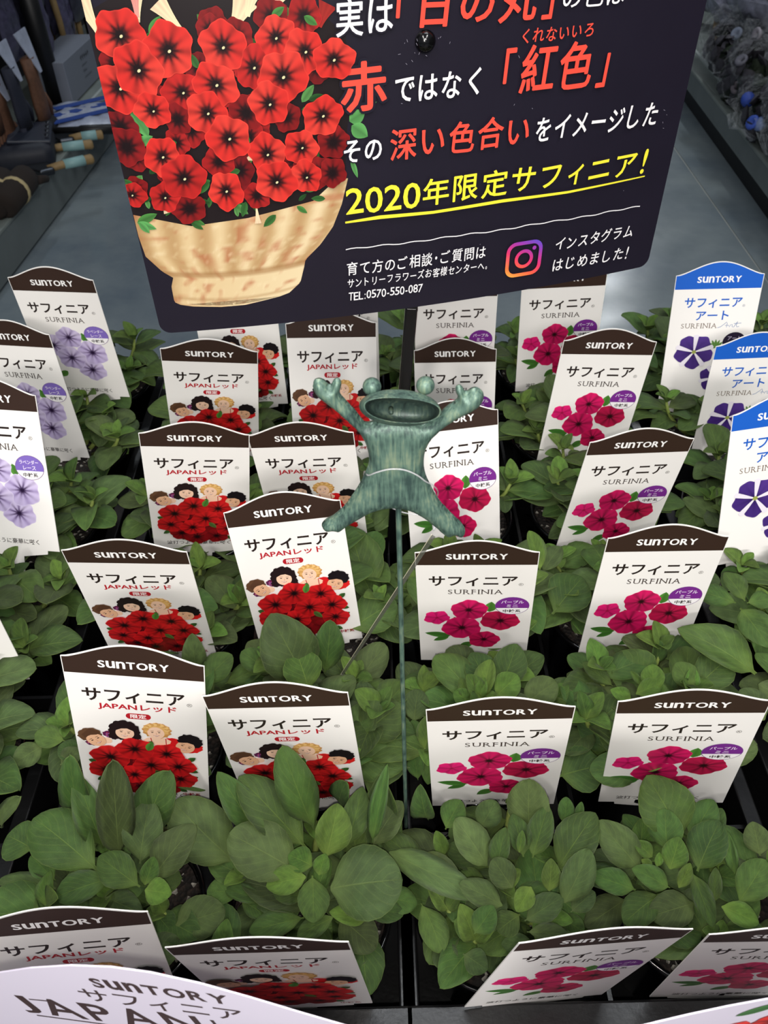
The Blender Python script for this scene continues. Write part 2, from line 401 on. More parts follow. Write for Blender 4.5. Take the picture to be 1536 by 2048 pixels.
    def mesh(s, name, unit=0.001):
        return pydata(name, [(x * unit, y * unit, z * unit) for x, y, z in s.v], s.f, INK, False, s.c)

# ---- the card labels stuck in the pots: 70 mm wide, arched top
HW, ARCH, BAND, BODY = 35.0, 10.9, 11.6, 119.0
def arch(x, hw=HW): return ARCH * (0.5 + 0.5 * math.cos(math.pi * min(1, abs(x) / HW))) ** 0.72
def card_mesh():
    out = [(-HW, 0)] + [(x, arch(x)) for x in [-HW + 2 * HW * i / 28 for i in range(1, 28)]] + [(HW, 0)]
    out += [(HW, -BODY), (26, -BODY), (25.6, -BODY - 3), (7, -BODY - 6), (3.5, -BODY - 42), (0, -BODY - 46), (-3.5, -BODY - 42), (-7, -BODY - 6), (-25.6, -BODY - 3), (-26, -BODY), (-HW, -BODY)]
    bm = bmesh.new(); v = [bm.verts.new((x * .001, y * .001, 0)) for x, y in out]; f = bm.faces.new(v)
    r = bmesh.ops.extrude_face_region(bm, geom=[f]); 
    for q in r['geom']:
        if isinstance(q, bmesh.types.BMVert): q.co.z -= 0.0005
    return mesh_of('card', bm, M_CARD)
def band_mesh(col):
    a = Art(0.0); xs = [-HW + .45 + (2 * HW - .9) * i / 40 for i in range(41)]
    top = [(x, max(.0, arch(x) - .55) - .25) for x in xs]; bot = [(x, -BAND) for x in xs]; a.z = .03
    a.raw(top + bot, [(i, i + 41, i + 42, i + 1) for i in range(40)], [lin(col)] * 82); return a.mesh('header_band')
BROWN = (52, 36, 29); BLUE = (28, 92, 190); INKB = (38, 28, 26); RED = (178, 26, 40)
CARD = card_mesh(); BAND_B = band_mesh(BROWN); BAND_U = band_mesh(BLUE)
a = Art(); a.z = .06; a.letters('SunTORY', -17.2, 17.2, -6.2, -1.3, (244, 242, 240), 0, .20, pen=.24, widths={'S': 1.08, 'O': .95, 'Y': .92, 'T': .9}); BRAND = a.mesh('brand_lettering')
a = Art(); a.z = .03; a.fit('サフィニア', -27.6, 24.4, -32.6, -22.4, INKB, .022); a.fit('®', 25.2, 28, -32.3, -29.6, (90, 84, 80)); TITLE = a.mesh('title_lettering')
a = Art(); a.z = .03; a.letters('SURFINIA', -16.4, 16, -40.7, -36.3, (64, 52, 48), 0, .26, serif=True)
SUBT = a.mesh('latin_lettering')
a = Art(); a.z = .03; a.fit('JAPANレッド', -20.6, 19.8, -39.0, -33.4, RED, .026)
a.poly([(-.4 + (4.4 if abs(t) < 90 else -4.4) * 1 + 2.1 * math.cos(math.radians(t)), -43 + 2.3 * math.sin(math.radians(t))) for t in range(-90, 90, 15)] +
       [(-.4 - 4.4 + 2.1 * math.cos(math.radians(t)), -43 + 2.3 * math.sin(math.radians(t))) for t in range(90, 271, 15)], (176, 30, 42))
a.fit('限定', -4.6, 3.8, -44.7, -41.3, (250, 240, 238), .02); JSUB = a.mesh('variety_lettering')
a = Art(); a.z = .03
a.fit('サフィニア', -25, 21.5, -27.6, -18.8, BLUE, .02); a.fit('®', 22.2, 24.4, -27.3, -25.1, (120, 130, 150)); a.fit('アート', -14.2, 12.6, -38.2, -30.2, BLUE, .018); ATITLE = a.mesh('title_lettering')
a = Art(); a.z = .03; a.letters('SURFINIA', -25, 4, -45.0, -41.0, (104, 84, 66), -.008, .3, serif=True)
a.stroke([(5, -45), (7.5, -44.2), (10, -42), (12, -40), (12.6, -41.5), (12.4, -44.8), (11, -43), (14, -43), (14.8, -44.6), (15.4, -42.6), (16.8, -42.3), (17, -44.4), (18.4, -44.6), (19.6, -42), (20.8, -39.6), (20.2, -43), (20.8, -44.6), (22.6, -44)], .42, (96, 124, 170))
a.stroke([(18, -41.6), (24, -41.2)], .4, (96, 124, 170)); ASUB = a.mesh('latin_lettering')

def petal_picture():
    """cerise petunias with green leaves"""
    a = Art(); a.z = .03; B = (206, 22, 92); D = (38, 8, 16); G = (72, 128, 50)
    a.leafp(-15, -88, -31.5, -84.5, 6.2, G); a.leafp(-16, -88.5, -26, -93.8, 5, G); a.leafp(-1, -95.5, -9.5, -103, 6.4, (78, 128, 54)); a.leafp(9, -60, 10, -49, 7.4, (84, 146, 56))
    a.leafp(-13, -66, -9, -69, 2, G)
    a.flower(16.2, -69.9, 12.6, (188, 22, 72), D, .4, .92, 0, core=.16, star=.16, notch=.10, seed=3)
    a.flower(-3.8, -57.9, 11.4, B, D, .9, .97, 0, core=.15, star=.16, notch=.10, seed=5)
    a.flower(-23.4, -66.6, 8.4, (220, 26, 110), (150, 14, 60), 1.2, .92, .5, core=.10, star=.12, notch=.16, seed=7)
    a.flower(-7.6, -78.0, 13.2, (206, 22, 90), D, .2, .98, 0, core=.15, star=.17, notch=.09, seed=2)
    a.flower(6.5, -92.0, 10.4, (196, 20, 80), D, .7, .93, 0, core=.15, star=.16, notch=.10, seed=9)
    return a.mesh('petunia_picture')
def badge(col, l1, l2):
    a = Art(); a.z = .5 if False else .16
    a.ell(22.6, -53.2, 10.4, 9.4, (118, 84, 140)); a.ell(22.6, -53.2, 10.05, 9.05, (246, 243, 244))
    a.poly([(22.6 + 10.1 * math.cos(t), -53.2 + 9.1 * math.sin(t)) for t in [math.radians(d) for d in range(-15, 196, 7)]], col)
    a.fit(l1, 15.8, 29.4, -50.6, -47.4, (240, 230, 245), .012); a.fit(l2, 19.2 if len(l2) < 3 else 18, 26 if len(l2) < 3 else 27.2, -54.8, -51.8, (240, 230, 245), .012)
    a.fit('中輪系', 17.2, 28, -60.4, -57.0, INKB, .018); return a.mesh('variety_badge')
def children_picture():
    """four children above a mound of red petunias"""
    a = Art(); a.z = .03; SK = (226, 176, 140); SK2 = (240, 200, 172)
    def face(cx, cy, rx, ry, rot, skin):
        a.ell(cx, cy, rx, ry, skin, rot)
        c, s_ = math.cos(rot), math.sin(rot)
        def q(x, y): return (cx + x * rx * c - y * ry * s_, cy + x * rx * s_ + y * ry * c)
        for sx in (-.4, .4):
            e = q(sx, .12); a.ell(e[0], e[1], rx * .15, ry * .07, (50, 32, 28), rot, 8); b0 = q(sx - .2, .34); b1 = q(sx + .2, .36); a.stroke([b0, b1], .3, (96, 66, 52))
        a.stroke([q(.02, .06), q(.1, -.2), q(-.04, -.22)], .22, (190, 134, 108))
        a.poly([q(-.38, -.36), q(-.18, -.5), q(.0, -.58), (q(.2, -.52)), q(.4, -.36), q(.0, -.42)], (150, 52, 48)); a.stroke([q(-.26, -.43), q(0, -.48), q(.26, -.43)], .3, (250, 240, 235))
    # checked shirt, left
    a.blob(-24, -66.5, 6.5, 3.6, (92, 30, 72), .3, amp=.05); a.blob(-15, -60.0, 5.6, 3.2, (92, 30, 72), -.2, amp=.05)
    for i in range(6):
        a.stroke([(-29 + i * 1.7, -69), (-28 + i * 1.7, -64.5)], .45, (170, 120, 175)); a.stroke([(-18.6 + i * 1.3, -62), (-18 + i * 1.3, -58)], .4, (196, 70, 90))
    for j in range(3): a.stroke([(-29.5, -68 + j * 1.5), (-19, -67 + j * 1.5)], .35, (214, 70, 90)); a.stroke([(-19, -61.5 + j * 1.2), (-11, -61 + j * 1.2)], .35, (150, 110, 180))
    a.ell(-18.8, -65, 3, 2.6, SK2)
    # red shirts, right
    a.blob(26.5, -67, 6.2, 4.2, (214, 34, 34), .2, amp=.05); a.blob(16.5, -63.5, 6, 4.4, (206, 28, 32), -.1, amp=.03)
    # fair curly girl
    a.blob(8.5, -62.5, 7.2, 3.4, SK2, amp=.03); a.stroke([(5, -60), (5.6, -65)], .5, RED); a.stroke([(13, -60), (13, -65)], .5, RED)
    a.blob(8.6, -53.6, 7.6, 6.4, (196, 142, 78), 0, 44, .07, 13); a.blob(8.6, -52.8, 6.6, 5.4, (222, 174, 104), 0, 44, .08, 11, 1)
    face(8.0, -55.6, 4.5, 5.0, .06, SK2)
    for t in range(12): a.blob(8.5 + 5.6 * math.cos(t * .32 - .2), -51.8 + 3.4 * math.sin(t * .32 - .2), 1.5, 1.2, (206, 156, 88) if t % 2 else (232, 190, 122), 0, 10, .1, 5, t)
    # dark haired girl
    a.blob(-8.6, -54.8, 8.2, 8.4, (34, 22, 24), -.3, 40, .05, 11); a.blob(-2.6, -59, 2.6, 3.4, (34, 22, 24), .5, 20, .14, 9); a.blob(-14.6, -60, 2.6, 3.2, (34, 22, 24), .2, 20, .14, 9, 2)
    face(-8.4, -57.0, 4.9, 5.2, -.16, SK2); a.poly([(-13.6, -55.2), (-12, -51.2), (-7.5, -49.6), (-3.4, -53), (-3.6, -55), (-7, -52.9), (-10, -53.2)], (34, 22, 24))
    # brown haired boy, tilted
    a.blob(-27.2, -60.2, 6.6, 5.4, (96, 66, 46), .45, 30, .05, 9); face(-24.2, -64.4, 5.0, 5.6, .62, SK); a.poly([(-31.5, -60.5), (-29.6, -63.5), (-28.3, -61.6), (-26.6, -60.4), (-23.6, -59.8), (-21.6, -58.6), (-22.4, -57), (-27, -55)], (84, 56, 40))
    # dark haired boy, tilted the other way
    a.blob(26.0, -60.4, 6.8, 5.8, (24, 18, 22), -.4, 34, .06, 11); face(23.2, -65.6, 5.1, 5.3, -.45, SK); a.poly([(19.6, -61.6), (22, -57.6), (28, -57), (31.4, -61.6), (30.0, -65.4), (27.8, -62.8), (24.6, -61.4), (22, -61.6)], (24, 18, 22))
    # mound of petunias
    G = (64, 104, 48); D = (22, 8, 12)
    for (x, y, x1, y1) in ((-26, -84, -30, -82), (-22, -97, -27, -101), (-10, -104, -14, -108), (24, -78, 28.5, -74.5), (24, -86, 29.6, -88), (24, -95, 29.5, -92), (18, -104, 23, -107), (4, -66, 5.5, -62)): a.leafp(x, y, x1, y1, 3.6, G)
    a.blob(0, -86, 24, 15, (92, 12, 18), 0, 40, .05, 9); a.blob(3, -100, 15, 7, (120, 16, 20), 0, 30, .06, 7)
    fl = [(-3, -104.5, 9.4), (11, -103.5, 9), (-14, -100, 9.4), (19.6, -94.8, 9.6), (-21, -90.4, 10), (12.9, -72.4, 10), (-5.8, -93.4, 10), (-17.6, -78.2, 11.4), (-1.4, -82, 5), (18.8, -83.4, 10), (4.0, -83.4, 10), (-4.0, -69.8, 11)]
    for i, (x, y, r) in enumerate(fl):
        q = random.Random(i); b = (206 + q.randint(-18, 12), 26, 30)
        if i < 3 or r < 6: b = (136, 16, 22)
        a.flower(x, y, r, b, D, .3 + i, .86, 0, core=.20, star=.26, notch=.12, seed=i)
    a.leafp(6, -88, 11, -94, 4, (92, 120, 58)); a.leafp(3, -70.5, 5.6, -62.5, 4.4, (88, 148, 60))
    a.fit('中輪系', 20.6, 30.4, -110.6, -107.6, (150, 34, 44), .02); return a.mesh('children_picture')
def lavender_picture():
    a = Art(); a.z = .03; B = (196, 182, 220); D = (34, 16, 50); kw = dict(shade=(156, 136, 190), light=(226, 216, 238), veins=.62)
    a.leafp(12, -60, 10, -51, 6, (88, 150, 60)); a.leafp(-24, -84, -31, -90, 6, (88, 140, 60)); a.leafp(-14, -92, -22, -98, 6, (88, 140, 60))
    for i, (x, y, r) in enumerate([(-18, -64.5, 12), (9.2, -89.6, 12.6), (14.4, -71, 13), (-2.2, -56, 11.6), (-5.6, -77.2, 13)]):
        a.flower(x, y, r, B, D, .5 + i, .96, 0, core=.17, star=.26, notch=.13, seed=i + 20, **kw)
    return a.mesh('petunia_picture')
def star_picture():
    a = Art(); a.z = .03; G = (110, 160, 76)
    for k in range(7): t = math.radians(20 + k * 24); a.leafp(6, -63, 6 + 8 * math.cos(t), -63 + 8 * math.sin(t), 2.4, G)
    def star(cx, cy, r, rot, sd):
        a.flower(cx, cy, r, (66, 40, 116), (38, 22, 76), rot, .95, 0, core=.10, star=.3, notch=.17, seed=sd, shade=(34, 20, 70), light=(92, 62, 150), veins=.5)
        for k in range(5):
            t = rot + 2 * math.pi * (k + .5) / 5 + math.pi / 5; u = (math.cos(t), math.sin(t)); p = (-u[1], u[0])
            a.poly([(cx + u[0] * r * f + p[0] * r * w_, cy + (u[1] * r * f + p[1] * r * w_) * .95) for f, w_ in ((.06, .03), (.45, .085), (.92, .13), (.97, 0), (.92, -.13), (.45, -.085), (.06, -.03))], (228, 222, 232))
        a.ell(cx, cy, r * .11, r * .10, (150, 160, 80), 0, 12)
    star(10, -90, 14, .9, 4); star(19, -76, 12, .2, 6); star(-11.1, -66.2, 17, .31, 8)
    a.ell(20.7, -57.4, 9.4, 8.4, (30, 20, 44)); a.fit('アート', 15, 26, -56, -52.6, (206, 196, 220), .0)
    return a.mesh('petunia_picture')
def slogan():
    a = Art(); a.z = .03; a.fit('波打つように豪華に咲く', -25.5, 20.5, -114.4, -110.2, INKB, .01); return a.mesh('slogan_lettering')
SLOGAN = slogan(); PIC_P, PIC_J, PIC_L, PIC_A = petal_picture(), children_picture(), lavender_picture(), star_picture()
BADGE_P, BADGE_L = badge((116, 42, 136), 'パープル', 'ミニ'), badge((126, 104, 186), 'ラベンダー', 'レース')

TAGS = {
    'L1': (-0.2609, 0.5923, -0.3023, -0.0926, -0.0688, -0.0150), 'L2': (-0.2918, 0.5560, -0.3281, -0.1776, 0.0615, 0.0201),
    'L3': (-0.2662, 0.4486, -0.3097, -0.1032, 0.3233, -0.0286), 'L4': (-0.2720, 0.3150, -0.3230, 0.0, 0.05, 0.0),
    'J0': (-0.1210, 0.6050, -0.3180, 0.0, 0.02, 0.0), 'Jb': (-0.0360, 0.6120, -0.3250, 0.0, 0.0, 0.0),
    'J1': (-0.1244, 0.5045, -0.3166, 0.0582, -0.1728, -0.1224), 'J2': (-0.0373, 0.5464, -0.3214, 0.0153, 0.1813, -0.0202),
    'J3': (-0.1210, 0.4093, -0.3191, 0.0872, -0.1080, -0.1343), 'J4': (-0.0534, 0.4123, -0.3236, -0.0424, -0.1164, 0.0458),
    'J5': (-0.0606, 0.3458, -0.3255, 0.0407, 0.1041, 0.0709), 'J6': (-0.1454, 0.3091, -0.3220, -0.0239, -0.1225, -0.0389),
    'J7': (-0.1254, 0.2352, -0.3230, -0.0170, 0.1141, -0.1288), 'J8': (-0.0541, 0.2149, -0.3247, -0.0252, -0.0381, 0.0423),
    'J9': (-0.1319, 0.1172, -0.3283, 0.0824, 0.0282, -0.0618), 'J10': (-0.0523, 0.1054, -0.3259, -0.0058, -0.0897, 0.0473),
    'P0': (0.0650, 0.6110, -0.3260, -0.03, 0.0, 0.02), 'P1': (0.1549, 0.6120, -0.3203, -0.0362, -0.0401, 0.0487),
    'P3': (0.0638, 0.5844, -0.3723, -0.0802, 0.1360, 0.0391), 'P4': (0.0485, 0.4577, -0.3454, 0.0960, 0.2737, 0.0341),
    'P5': (0.1709, 0.5121, -0.3223, 0.0131, -0.0188, -0.0532), 'P6': (0.1682, 0.4021, -0.3279, 0.0751, -0.0937, -0.0493),
    'P7': (0.0516, 0.3076, -0.3288, -0.0641, -0.1007, 0.0429), 'P8': (0.1637, 0.3197, -0.3331, -0.0124, -0.0100, -0.0013),
    'P9': (0.0523, 0.2063, -0.3280, -0.0309, -0.0894, 0.0533), 'P10': (0.1444, 0.2087, -0.3297, -0.0766, -0.0738, 0.0966),
    'P11': (0.0813, 0.1068, -0.3304, 0.0755, -0.0894, -0.1074), 'P12': (0.1567, 0.1072, -0.3337, -0.0176, -0.0867, 0.0377),
    'A1': (0.2803, 0.6025, -0.3187, -0.0980, 0.2022, 0.0483), 'A2': (0.3024, 0.5464, -0.3504, 0.0113, 0.1189, 0.0120),
    'A3': (0.2653, 0.4230, -0.3206, 0.1049, 0.2487, 0.0554),
}
def tag_axes(p):
    x, y, z, yaw, lean, roll = p
    cy, sy, cl, sl, cr, sr = math.cos(yaw), math.sin(yaw), math.cos(lean), math.sin(lean), math.cos(roll), math.sin(roll)
    u = Vector((cy, sy, 0)); n = Vector((-sy, cy, 0)); up = Vector((0, 0, 1)) * cl + n * sl
    U = u * cr + up * sr; V = up * cr - u * sr; return U, V, U.cross(V)
def tag_matrix(p):
    U, V, N_ = tag_axes(p)
    return Matrix(((U.x, V.x, N_.x, p[0]), (U.y, V.y, N_.y, p[1]), (U.z, V.z, N_.z, p[2] + CZ), (0, 0, 0, 1)))
TAG_WORDS = {
    'L1': 'brown-topped tag with lavender flowers, farthest back at the left, against bare floor',
    'L2': 'brown-topped lavender flower tag half cut by the left edge, second nearest of the lavender ones',
    'L3': 'brown-topped tag with lavender flowers at the left edge, in front of two others',
    'L4': 'sliver of a white tag at the left edge beside the dark tray gap',
    'J0': 'red petunia tag whose top is hidden by the left bottom corner of the signboard',
    'Jb': 'tag almost wholly hidden behind the red one that touches the signboard',
    'J1': 'red petunia tag just clear of the left bottom corner of the signboard',
    'J2': 'red petunia tag behind the raised left hand of the metal frog, touching the signboard edge',
    'J3': 'red petunia tag, left one of the even pair beside the metal frog',
    'J4': 'red petunia tag at the left hip of the frog, its lower half covered',
    'J5': 'red petunia tag tilted left, overlapped by the left foot of the frog',
    'J6': 'red petunia tag with children at the left, standing behind the nearest fully seen one',
    'J7': 'large red petunia tag leaning right, at the left behind the front plant',
    'J8': 'large red petunia tag directly left of the frog stake, leaf over its flowers',
    'J9': 'steeply seen red petunia tag in the left bottom corner behind the white arched board',
    'J10': 'steeply seen red petunia tag at the bottom, right beside the white arched board',
    'P0': 'cerise petunia tag under the signboard, right next to the black pole',
    'P1': 'cerise petunia tag under the right bottom corner of the dark signboard, farthest back',
    'P3': 'cerise petunia tag behind the right eye and raised right hand of the metal frog',
    'P4': 'cerise petunia tag half hidden by the body of the metal frog',
    'P5': 'cerise petunia tag slanting right, in full view below the right corner of the signboard',
    'P6': 'cerise petunia tag slanting right, third from the front in the right column',
    'P7': 'upright cerise petunia tag right of the metal frog stake, below its right foot',
    'P8': 'cerise petunia tag with its whole slogan visible, second from the front at the right',
    'P9': 'large cerise petunia tag right beside the lower end of the frog stake',
    'P10': 'large cerise petunia tag near the right edge with a broad folded leaf in front',
    'P11': 'steeply seen cerise petunia tag at the bottom, fully inside the picture',
    'P12': 'steeply seen cerise petunia tag cut off by the right edge near the bottom corner',
    'A1': 'blue-topped tag with a purple and white star flower, farthest back at the right',
    'A2': 'blue-topped star flower tag cut by the right edge, middle one of the three',
    'A3': 'blue-topped star flower tag cut by the right edge, nearest of the three',
}
def place_tags():
    grp = {'L': 'lavender petunia tags', 'J': 'red petunia tags', 'P': 'cerise petunia tags', 'A': 'star petunia tags'}
    for k, p in TAGS.items():
        t = thing('plant_tag', TAG_WORDS[k], 'plant tag', grp[k[0]], tag_matrix(p))
        part('card', CARD, t); part('header_band', BAND_U if k[0] == 'A' else BAND_B, t); part('brand_lettering', BRAND, t)
        if k[0] == 'A': part('title_lettering', ATITLE, t); part('latin_lettering', ASUB, t); part('flower_picture', PIC_A, t)
        else:
            part('title_lettering', TITLE, t)
            if k[0] == 'J': part('variety_lettering', JSUB, t); part('children_picture', PIC_J, t); part('slogan_lettering', SLOGAN, t)
            else:
                part('latin_lettering', SUBT, t); part('flower_picture', PIC_P if k[0] == 'P' else PIC_L, t)
                part('variety_badge', BADGE_P if k[0] == 'P' else BADGE_L, t); part('slogan_lettering', SLOGAN, t)
place_tags()
# ------------------------------------------------------------------ shop shelving on both sides of the aisle
M_SHELF = plain('shelf_enamel', (126, 134, 130), .45, .4, var=.25, bscale=9); M_KICK = plain('kick_plate_enamel', (104, 112, 112), .5, .4, var=.2, bscale=7)
M_DARK = plain('dark_back_panel', (30, 32, 38), .7); M_POST = plain('black_post', (12, 12, 14), .5)
M_WOOD = plain('tan_wood', (150, 124, 82), .6, bump=.2, bscale=60, var=.25); M_LEATHER = plain('brown_leather', (104, 70, 50), .7, bump=.4, bscale=90, var=.3)
M_DBROWN = plain('dark_brown_fleece', (34, 25, 20), .95, bump=.8, bscale=160); M_CREAM = plain('cream_knit', (176, 160, 118), .8)
M_BRIST = plain('white_bristle', (196, 204, 212), .8, bump=.6, bscale=200, var=.3); M_REDB = plain('red_brown_block', (78, 24, 20), .5)
M_GREYC = plain('grey_box_card', (118, 124, 136), .6); M_CYAN = plain('pale_cyan_sleeve', (138, 176, 176), .5); M_BLUEP = plain('blue_print', (44, 74, 150), .4)
M_WHITEP = plain('white_plastic_sheet', (176, 184, 204), .3, .6, bump=.5, bscale=40, var=.25); M_STEEL = plain('tool_steel', (60, 64, 70), .35, .5, .8)
def frame(origin, xdir):
    x = Vector((xdir[0], xdir[1], 0)).normalized(); z = Vector((0, 0, 1)); y = z.cross(x)
    return Matrix(((x.x, y.x, 0, origin[0]), (x.y, y.y, 0, origin[1]), (0, 0, 1, 0), (0, 0, 0, 1)))
FL = frame((-1.108, 2.29), (0.0436, 1)); FR = frame((1.262, 3.0), (-0.058, -1))
def side_point(F, px, py, depth):      # where the sight line meets the upright plane that lies `depth` behind the shelf front
    FI = F.inverted(); c = FI @ Vector((0, 0, CZ)); d = FI.to_3x3() @ ray(px, py); return c + d * ((depth - c.y) / d.y)
def deck_point(F, px, py, h=.125):
    return F.inverted() @ W3(at_z(px, py, h - CZ))
def shelving(F, x0, x1, label, second, recess, face):
    t = thing('shop_shelving', label, 'shelving', None, F); hh = recess + face
    def b(name, c, s, m, bev=0.0):
        bm = bmesh.new(); box(bm, c, s, None, bev); return part(name, mesh_of(name, bm, m), t)
    L = x1 - x0; cx = (x0 + x1) / 2
    b('kick_recess', (cx, .06, recess / 2), (L, .02, recess), M_POST); b('kick_plate', (cx, .008, recess + face / 2), (L, .02, face), M_KICK); b('deck', (cx, .25, hh), (L, .47, .012), M_SHELF, .003)
    b('deck_lip', (cx, .004, hh + .004), (L, .016, .012), M_SHELF, .003); b('ledge_rail', (cx, .075, hh + .009), (L, .012, .006), plain('ledge_rail', (170, 178, 176), .4))
    b('back_panel', (cx, .49, .95), (L, .02, 1.7), M_DARK)
    if second: b('upper_shelf', (cx, .34, 1.15), (L, .28, .022), M_SHELF, .003)
    x = x0 + .4
    while x < x1: b('upright', (x, .465, .95), (.05, .03, 1.7), M_POST); x += .9
    return t
shelving(FL, -1.9, 5.2, 'grey steel shelving with tools along the left side of the aisle', True, .012, .118)
shelving(FR, -4.2, 4.0, 'grey steel shelving with wrapped bundles along the right side of the aisle', False, .10, .066)

def place(F, p, rz=0.0, rx=0.0, ry=0.0):
    return F @ Matrix.Translation(p) @ Matrix.Rotation(rz, 4, 'Z') @ Matrix.Rotation(ry, 4, 'Y') @ Matrix.Rotation(rx, 4, 'X')
def profile_tube(name, pts, rad, mat, flat=1.0, n=12):
    vs, fs = tube(pts, rad, n); vs = [(x, y, z * flat) for x, y, z in vs]; return pydata(name, vs, fs, mat, True)
# two fleece gloves with cream cuffs in the near left corner
for i, (px, py, rz) in enumerate(((14, 412, 1.1), (52, 408, .9))):
    p = deck_point(FL, px, py); p.z = .136 + .045
    t = thing('work_glove', ['dark brown fleece glove with a cream cuff, cut by the left edge', 'dark brown fleece glove with a cream cuff lying on the left shelf deck'][i], 'glove', None, place(FL, p, rz - .9))
    bm = bmesh.new()
    for a0, l, r in ((0, .12, .042), ):
        vs, fs = tube([(-.15, 0, -.004), (-.14, 0, 0), (-.04, 0, 0), (0, 0, .004), (.05, 0, .004), (.075, 0, 0)], [.03, .042, .042, .044, .042, .02], 14)
    part('body', pydata('body', vs, fs, M_DBROWN, True), t)
    part('cuff', profile_tube('cuff', [(-.052, 0, 0), (-.047, 0, 0), (-.036, 0, 0), (-.031, 0, 0)], [.038, .0445, .0455, .040], M_CREAM, 1, 16), t)
    for k in range(4): part('finger', profile_tube('finger', [(.05, (k - 1.5) * .021, -.006), (.085, (k - 1.5) * .023, -.012), (.115, (k - 1.5) * .025, -.022), (.122, (k - 1.5) * .025, -.024)], [.012, .013, .011, .005], M_DBROWN), t)
# wooden handled tools lying across the deck
for i, (a, b_, lab) in enumerate((((92, 300), (186, 287), 'wood-handled hatchet with a pale sleeve, middle of three on the left shelf'), ((96, 338), (186, 316), 'wood-handled hatchet lying nearest of three on the left shelf'), ((140, 277), (206, 268), 'wood-handled hatchet lying farthest of three on the left shelf'))):
    A = FL @ deck_point(FL, *a, .15); B = FL @ deck_point(FL, *b_, .15); d = B - A; L = d.length
    t = thing('hatchet', lab, 'hatchet', None, Matrix.Translation(A) @ d.to_track_quat('X', 'Z').to_matrix().to_4x4())
    part('handle', profile_tube('handle', [(0, 0, 0), (L * .3, 0, .003), (L * .7, 0, 0), (L * .96, 0, -.002), (L, 0, -.002)], [.013, .014, .0155, .018, .012], M_WOOD, .9), t)
    part('sleeve', profile_tube('sleeve', [(L * .35, 0, .002), (L * .8, 0, 0)], [.0165, .018], M_CYAN, .92), t)
    bm = bmesh.new(); box(bm, (-.012, .02, 0), (.05, .11, .022), None, .006)
    for v in bm.verts:
        if v.co.y > .05: v.co.x *= 1.7; v.co.z *= .25
    part('head', mesh_of('head', bm, M_STEEL), t)
# black mallet
A = FL @ deck_point(FL, 88, 262, .16); B = FL @ deck_point(FL, 226, 258, .16); d = B - A
t = thing('rubber_mallet', 'black mallet lying on the left shelf, its handle toward the aisle', 'mallet', None, Matrix.Translation(A) @ d.to_track_quat('X', 'Z').to_matrix().to_4x4())
part('handle', profile_tube('handle', [(0, 0, 0), (d.length * .5, 0, 0), (d.length * .55, 0, 0), (d.length, 0, 0)], [.011, .012, .016, .017], M_POST), t)
part('head', profile_tube('head', [(0, -.075, 0), (0, -.07, 0), (0, .07, 0), (0, .075, 0)], [.034, .04, .04, .034], M_POST, 1, 16), t)
p = deck_point(FL, 50, 300, .16)
t = thing('tool_pouch', 'black tool pouch with silver studs on the left shelf', 'pouch', None, place(FL, p, .3))
bm = bmesh.new(); box(bm, (0, 0, 0), (.24, .20, .09), None, .03); part('body', mesh_of('body', bm, plain('blue_black_nylon', (24, 28, 40), .6, bump=.6, bscale=40), True), t)
bm = bmesh.new(); box(bm, (.02, -.03, .047), (.20, .14, .012), Matrix.Rotation(.1, 3, 'X'), .004); part('flap', mesh_of('flap', bm, plain('dark_flap', (34, 40, 54), .5)), t)
for k in range(4): vs, fs = lathe([(.008, 0), (.007, .004), (.001, .005)], 10); o = part('stud', pydata('stud', vs, fs, M_STEEL, True), t, Matrix.Translation((-.05 + k * .045, -.09, .055)))
# white and blue bag
def pillow(name, sx, sy, sz, mat, seed, n=14):
    rg = random.Random(seed); vs = []; fs = []
    ph = [rg.uniform(0, 6) for _ in range(6)]
    for side in (1, -1):
        for j in range(n + 1):
            for i in range(n + 1):
                u, v = i / n * 2 - 1, j / n * 2 - 1; h = (1 - u ** 4) * (1 - v ** 4)
                wv = .16 * math.sin(7 * u + ph[0] + 3 * v) + .12 * math.sin(11 * v + ph[1]) + .1 * math.sin(17 * u - 9 * v + ph[2])
                vs.append((u * sx / 2 * (1 - .06 * v * v), v * sy / 2 * (1 - .06 * u * u), side * sz / 2 * h * (1 + wv)))
    m = (n + 1) ** 2
    for s_ in (0, m):
        for j in range(n):
            for i in range(n): a = s_ + j * (n + 1) + i; f = (a, a + 1, a + n + 2, a + n + 1); fs.append(f if s_ == 0 else f[::-1])
    return pydata(name, vs, fs, mat, True)
p = deck_point(FL, 168, 232, .15)
t = thing('wrapped_cloth_pack', 'white and blue plastic pack lying on the left shelf deck', 'pack', None, place(FL, p, .2)); part('wrapping', pillow('wrapping', .34, .30, .05, M_WHITEP, 3), t)
for k in range(3): bm = bmesh.new(); box(bm, (-.09 + k * .085, 0, .026), (.03, .24, .004), Matrix.Rotation(.5, 3, 'Z')); part('blue_stripe', mesh_of('blue_stripe', bm, M_BLUEP), t)
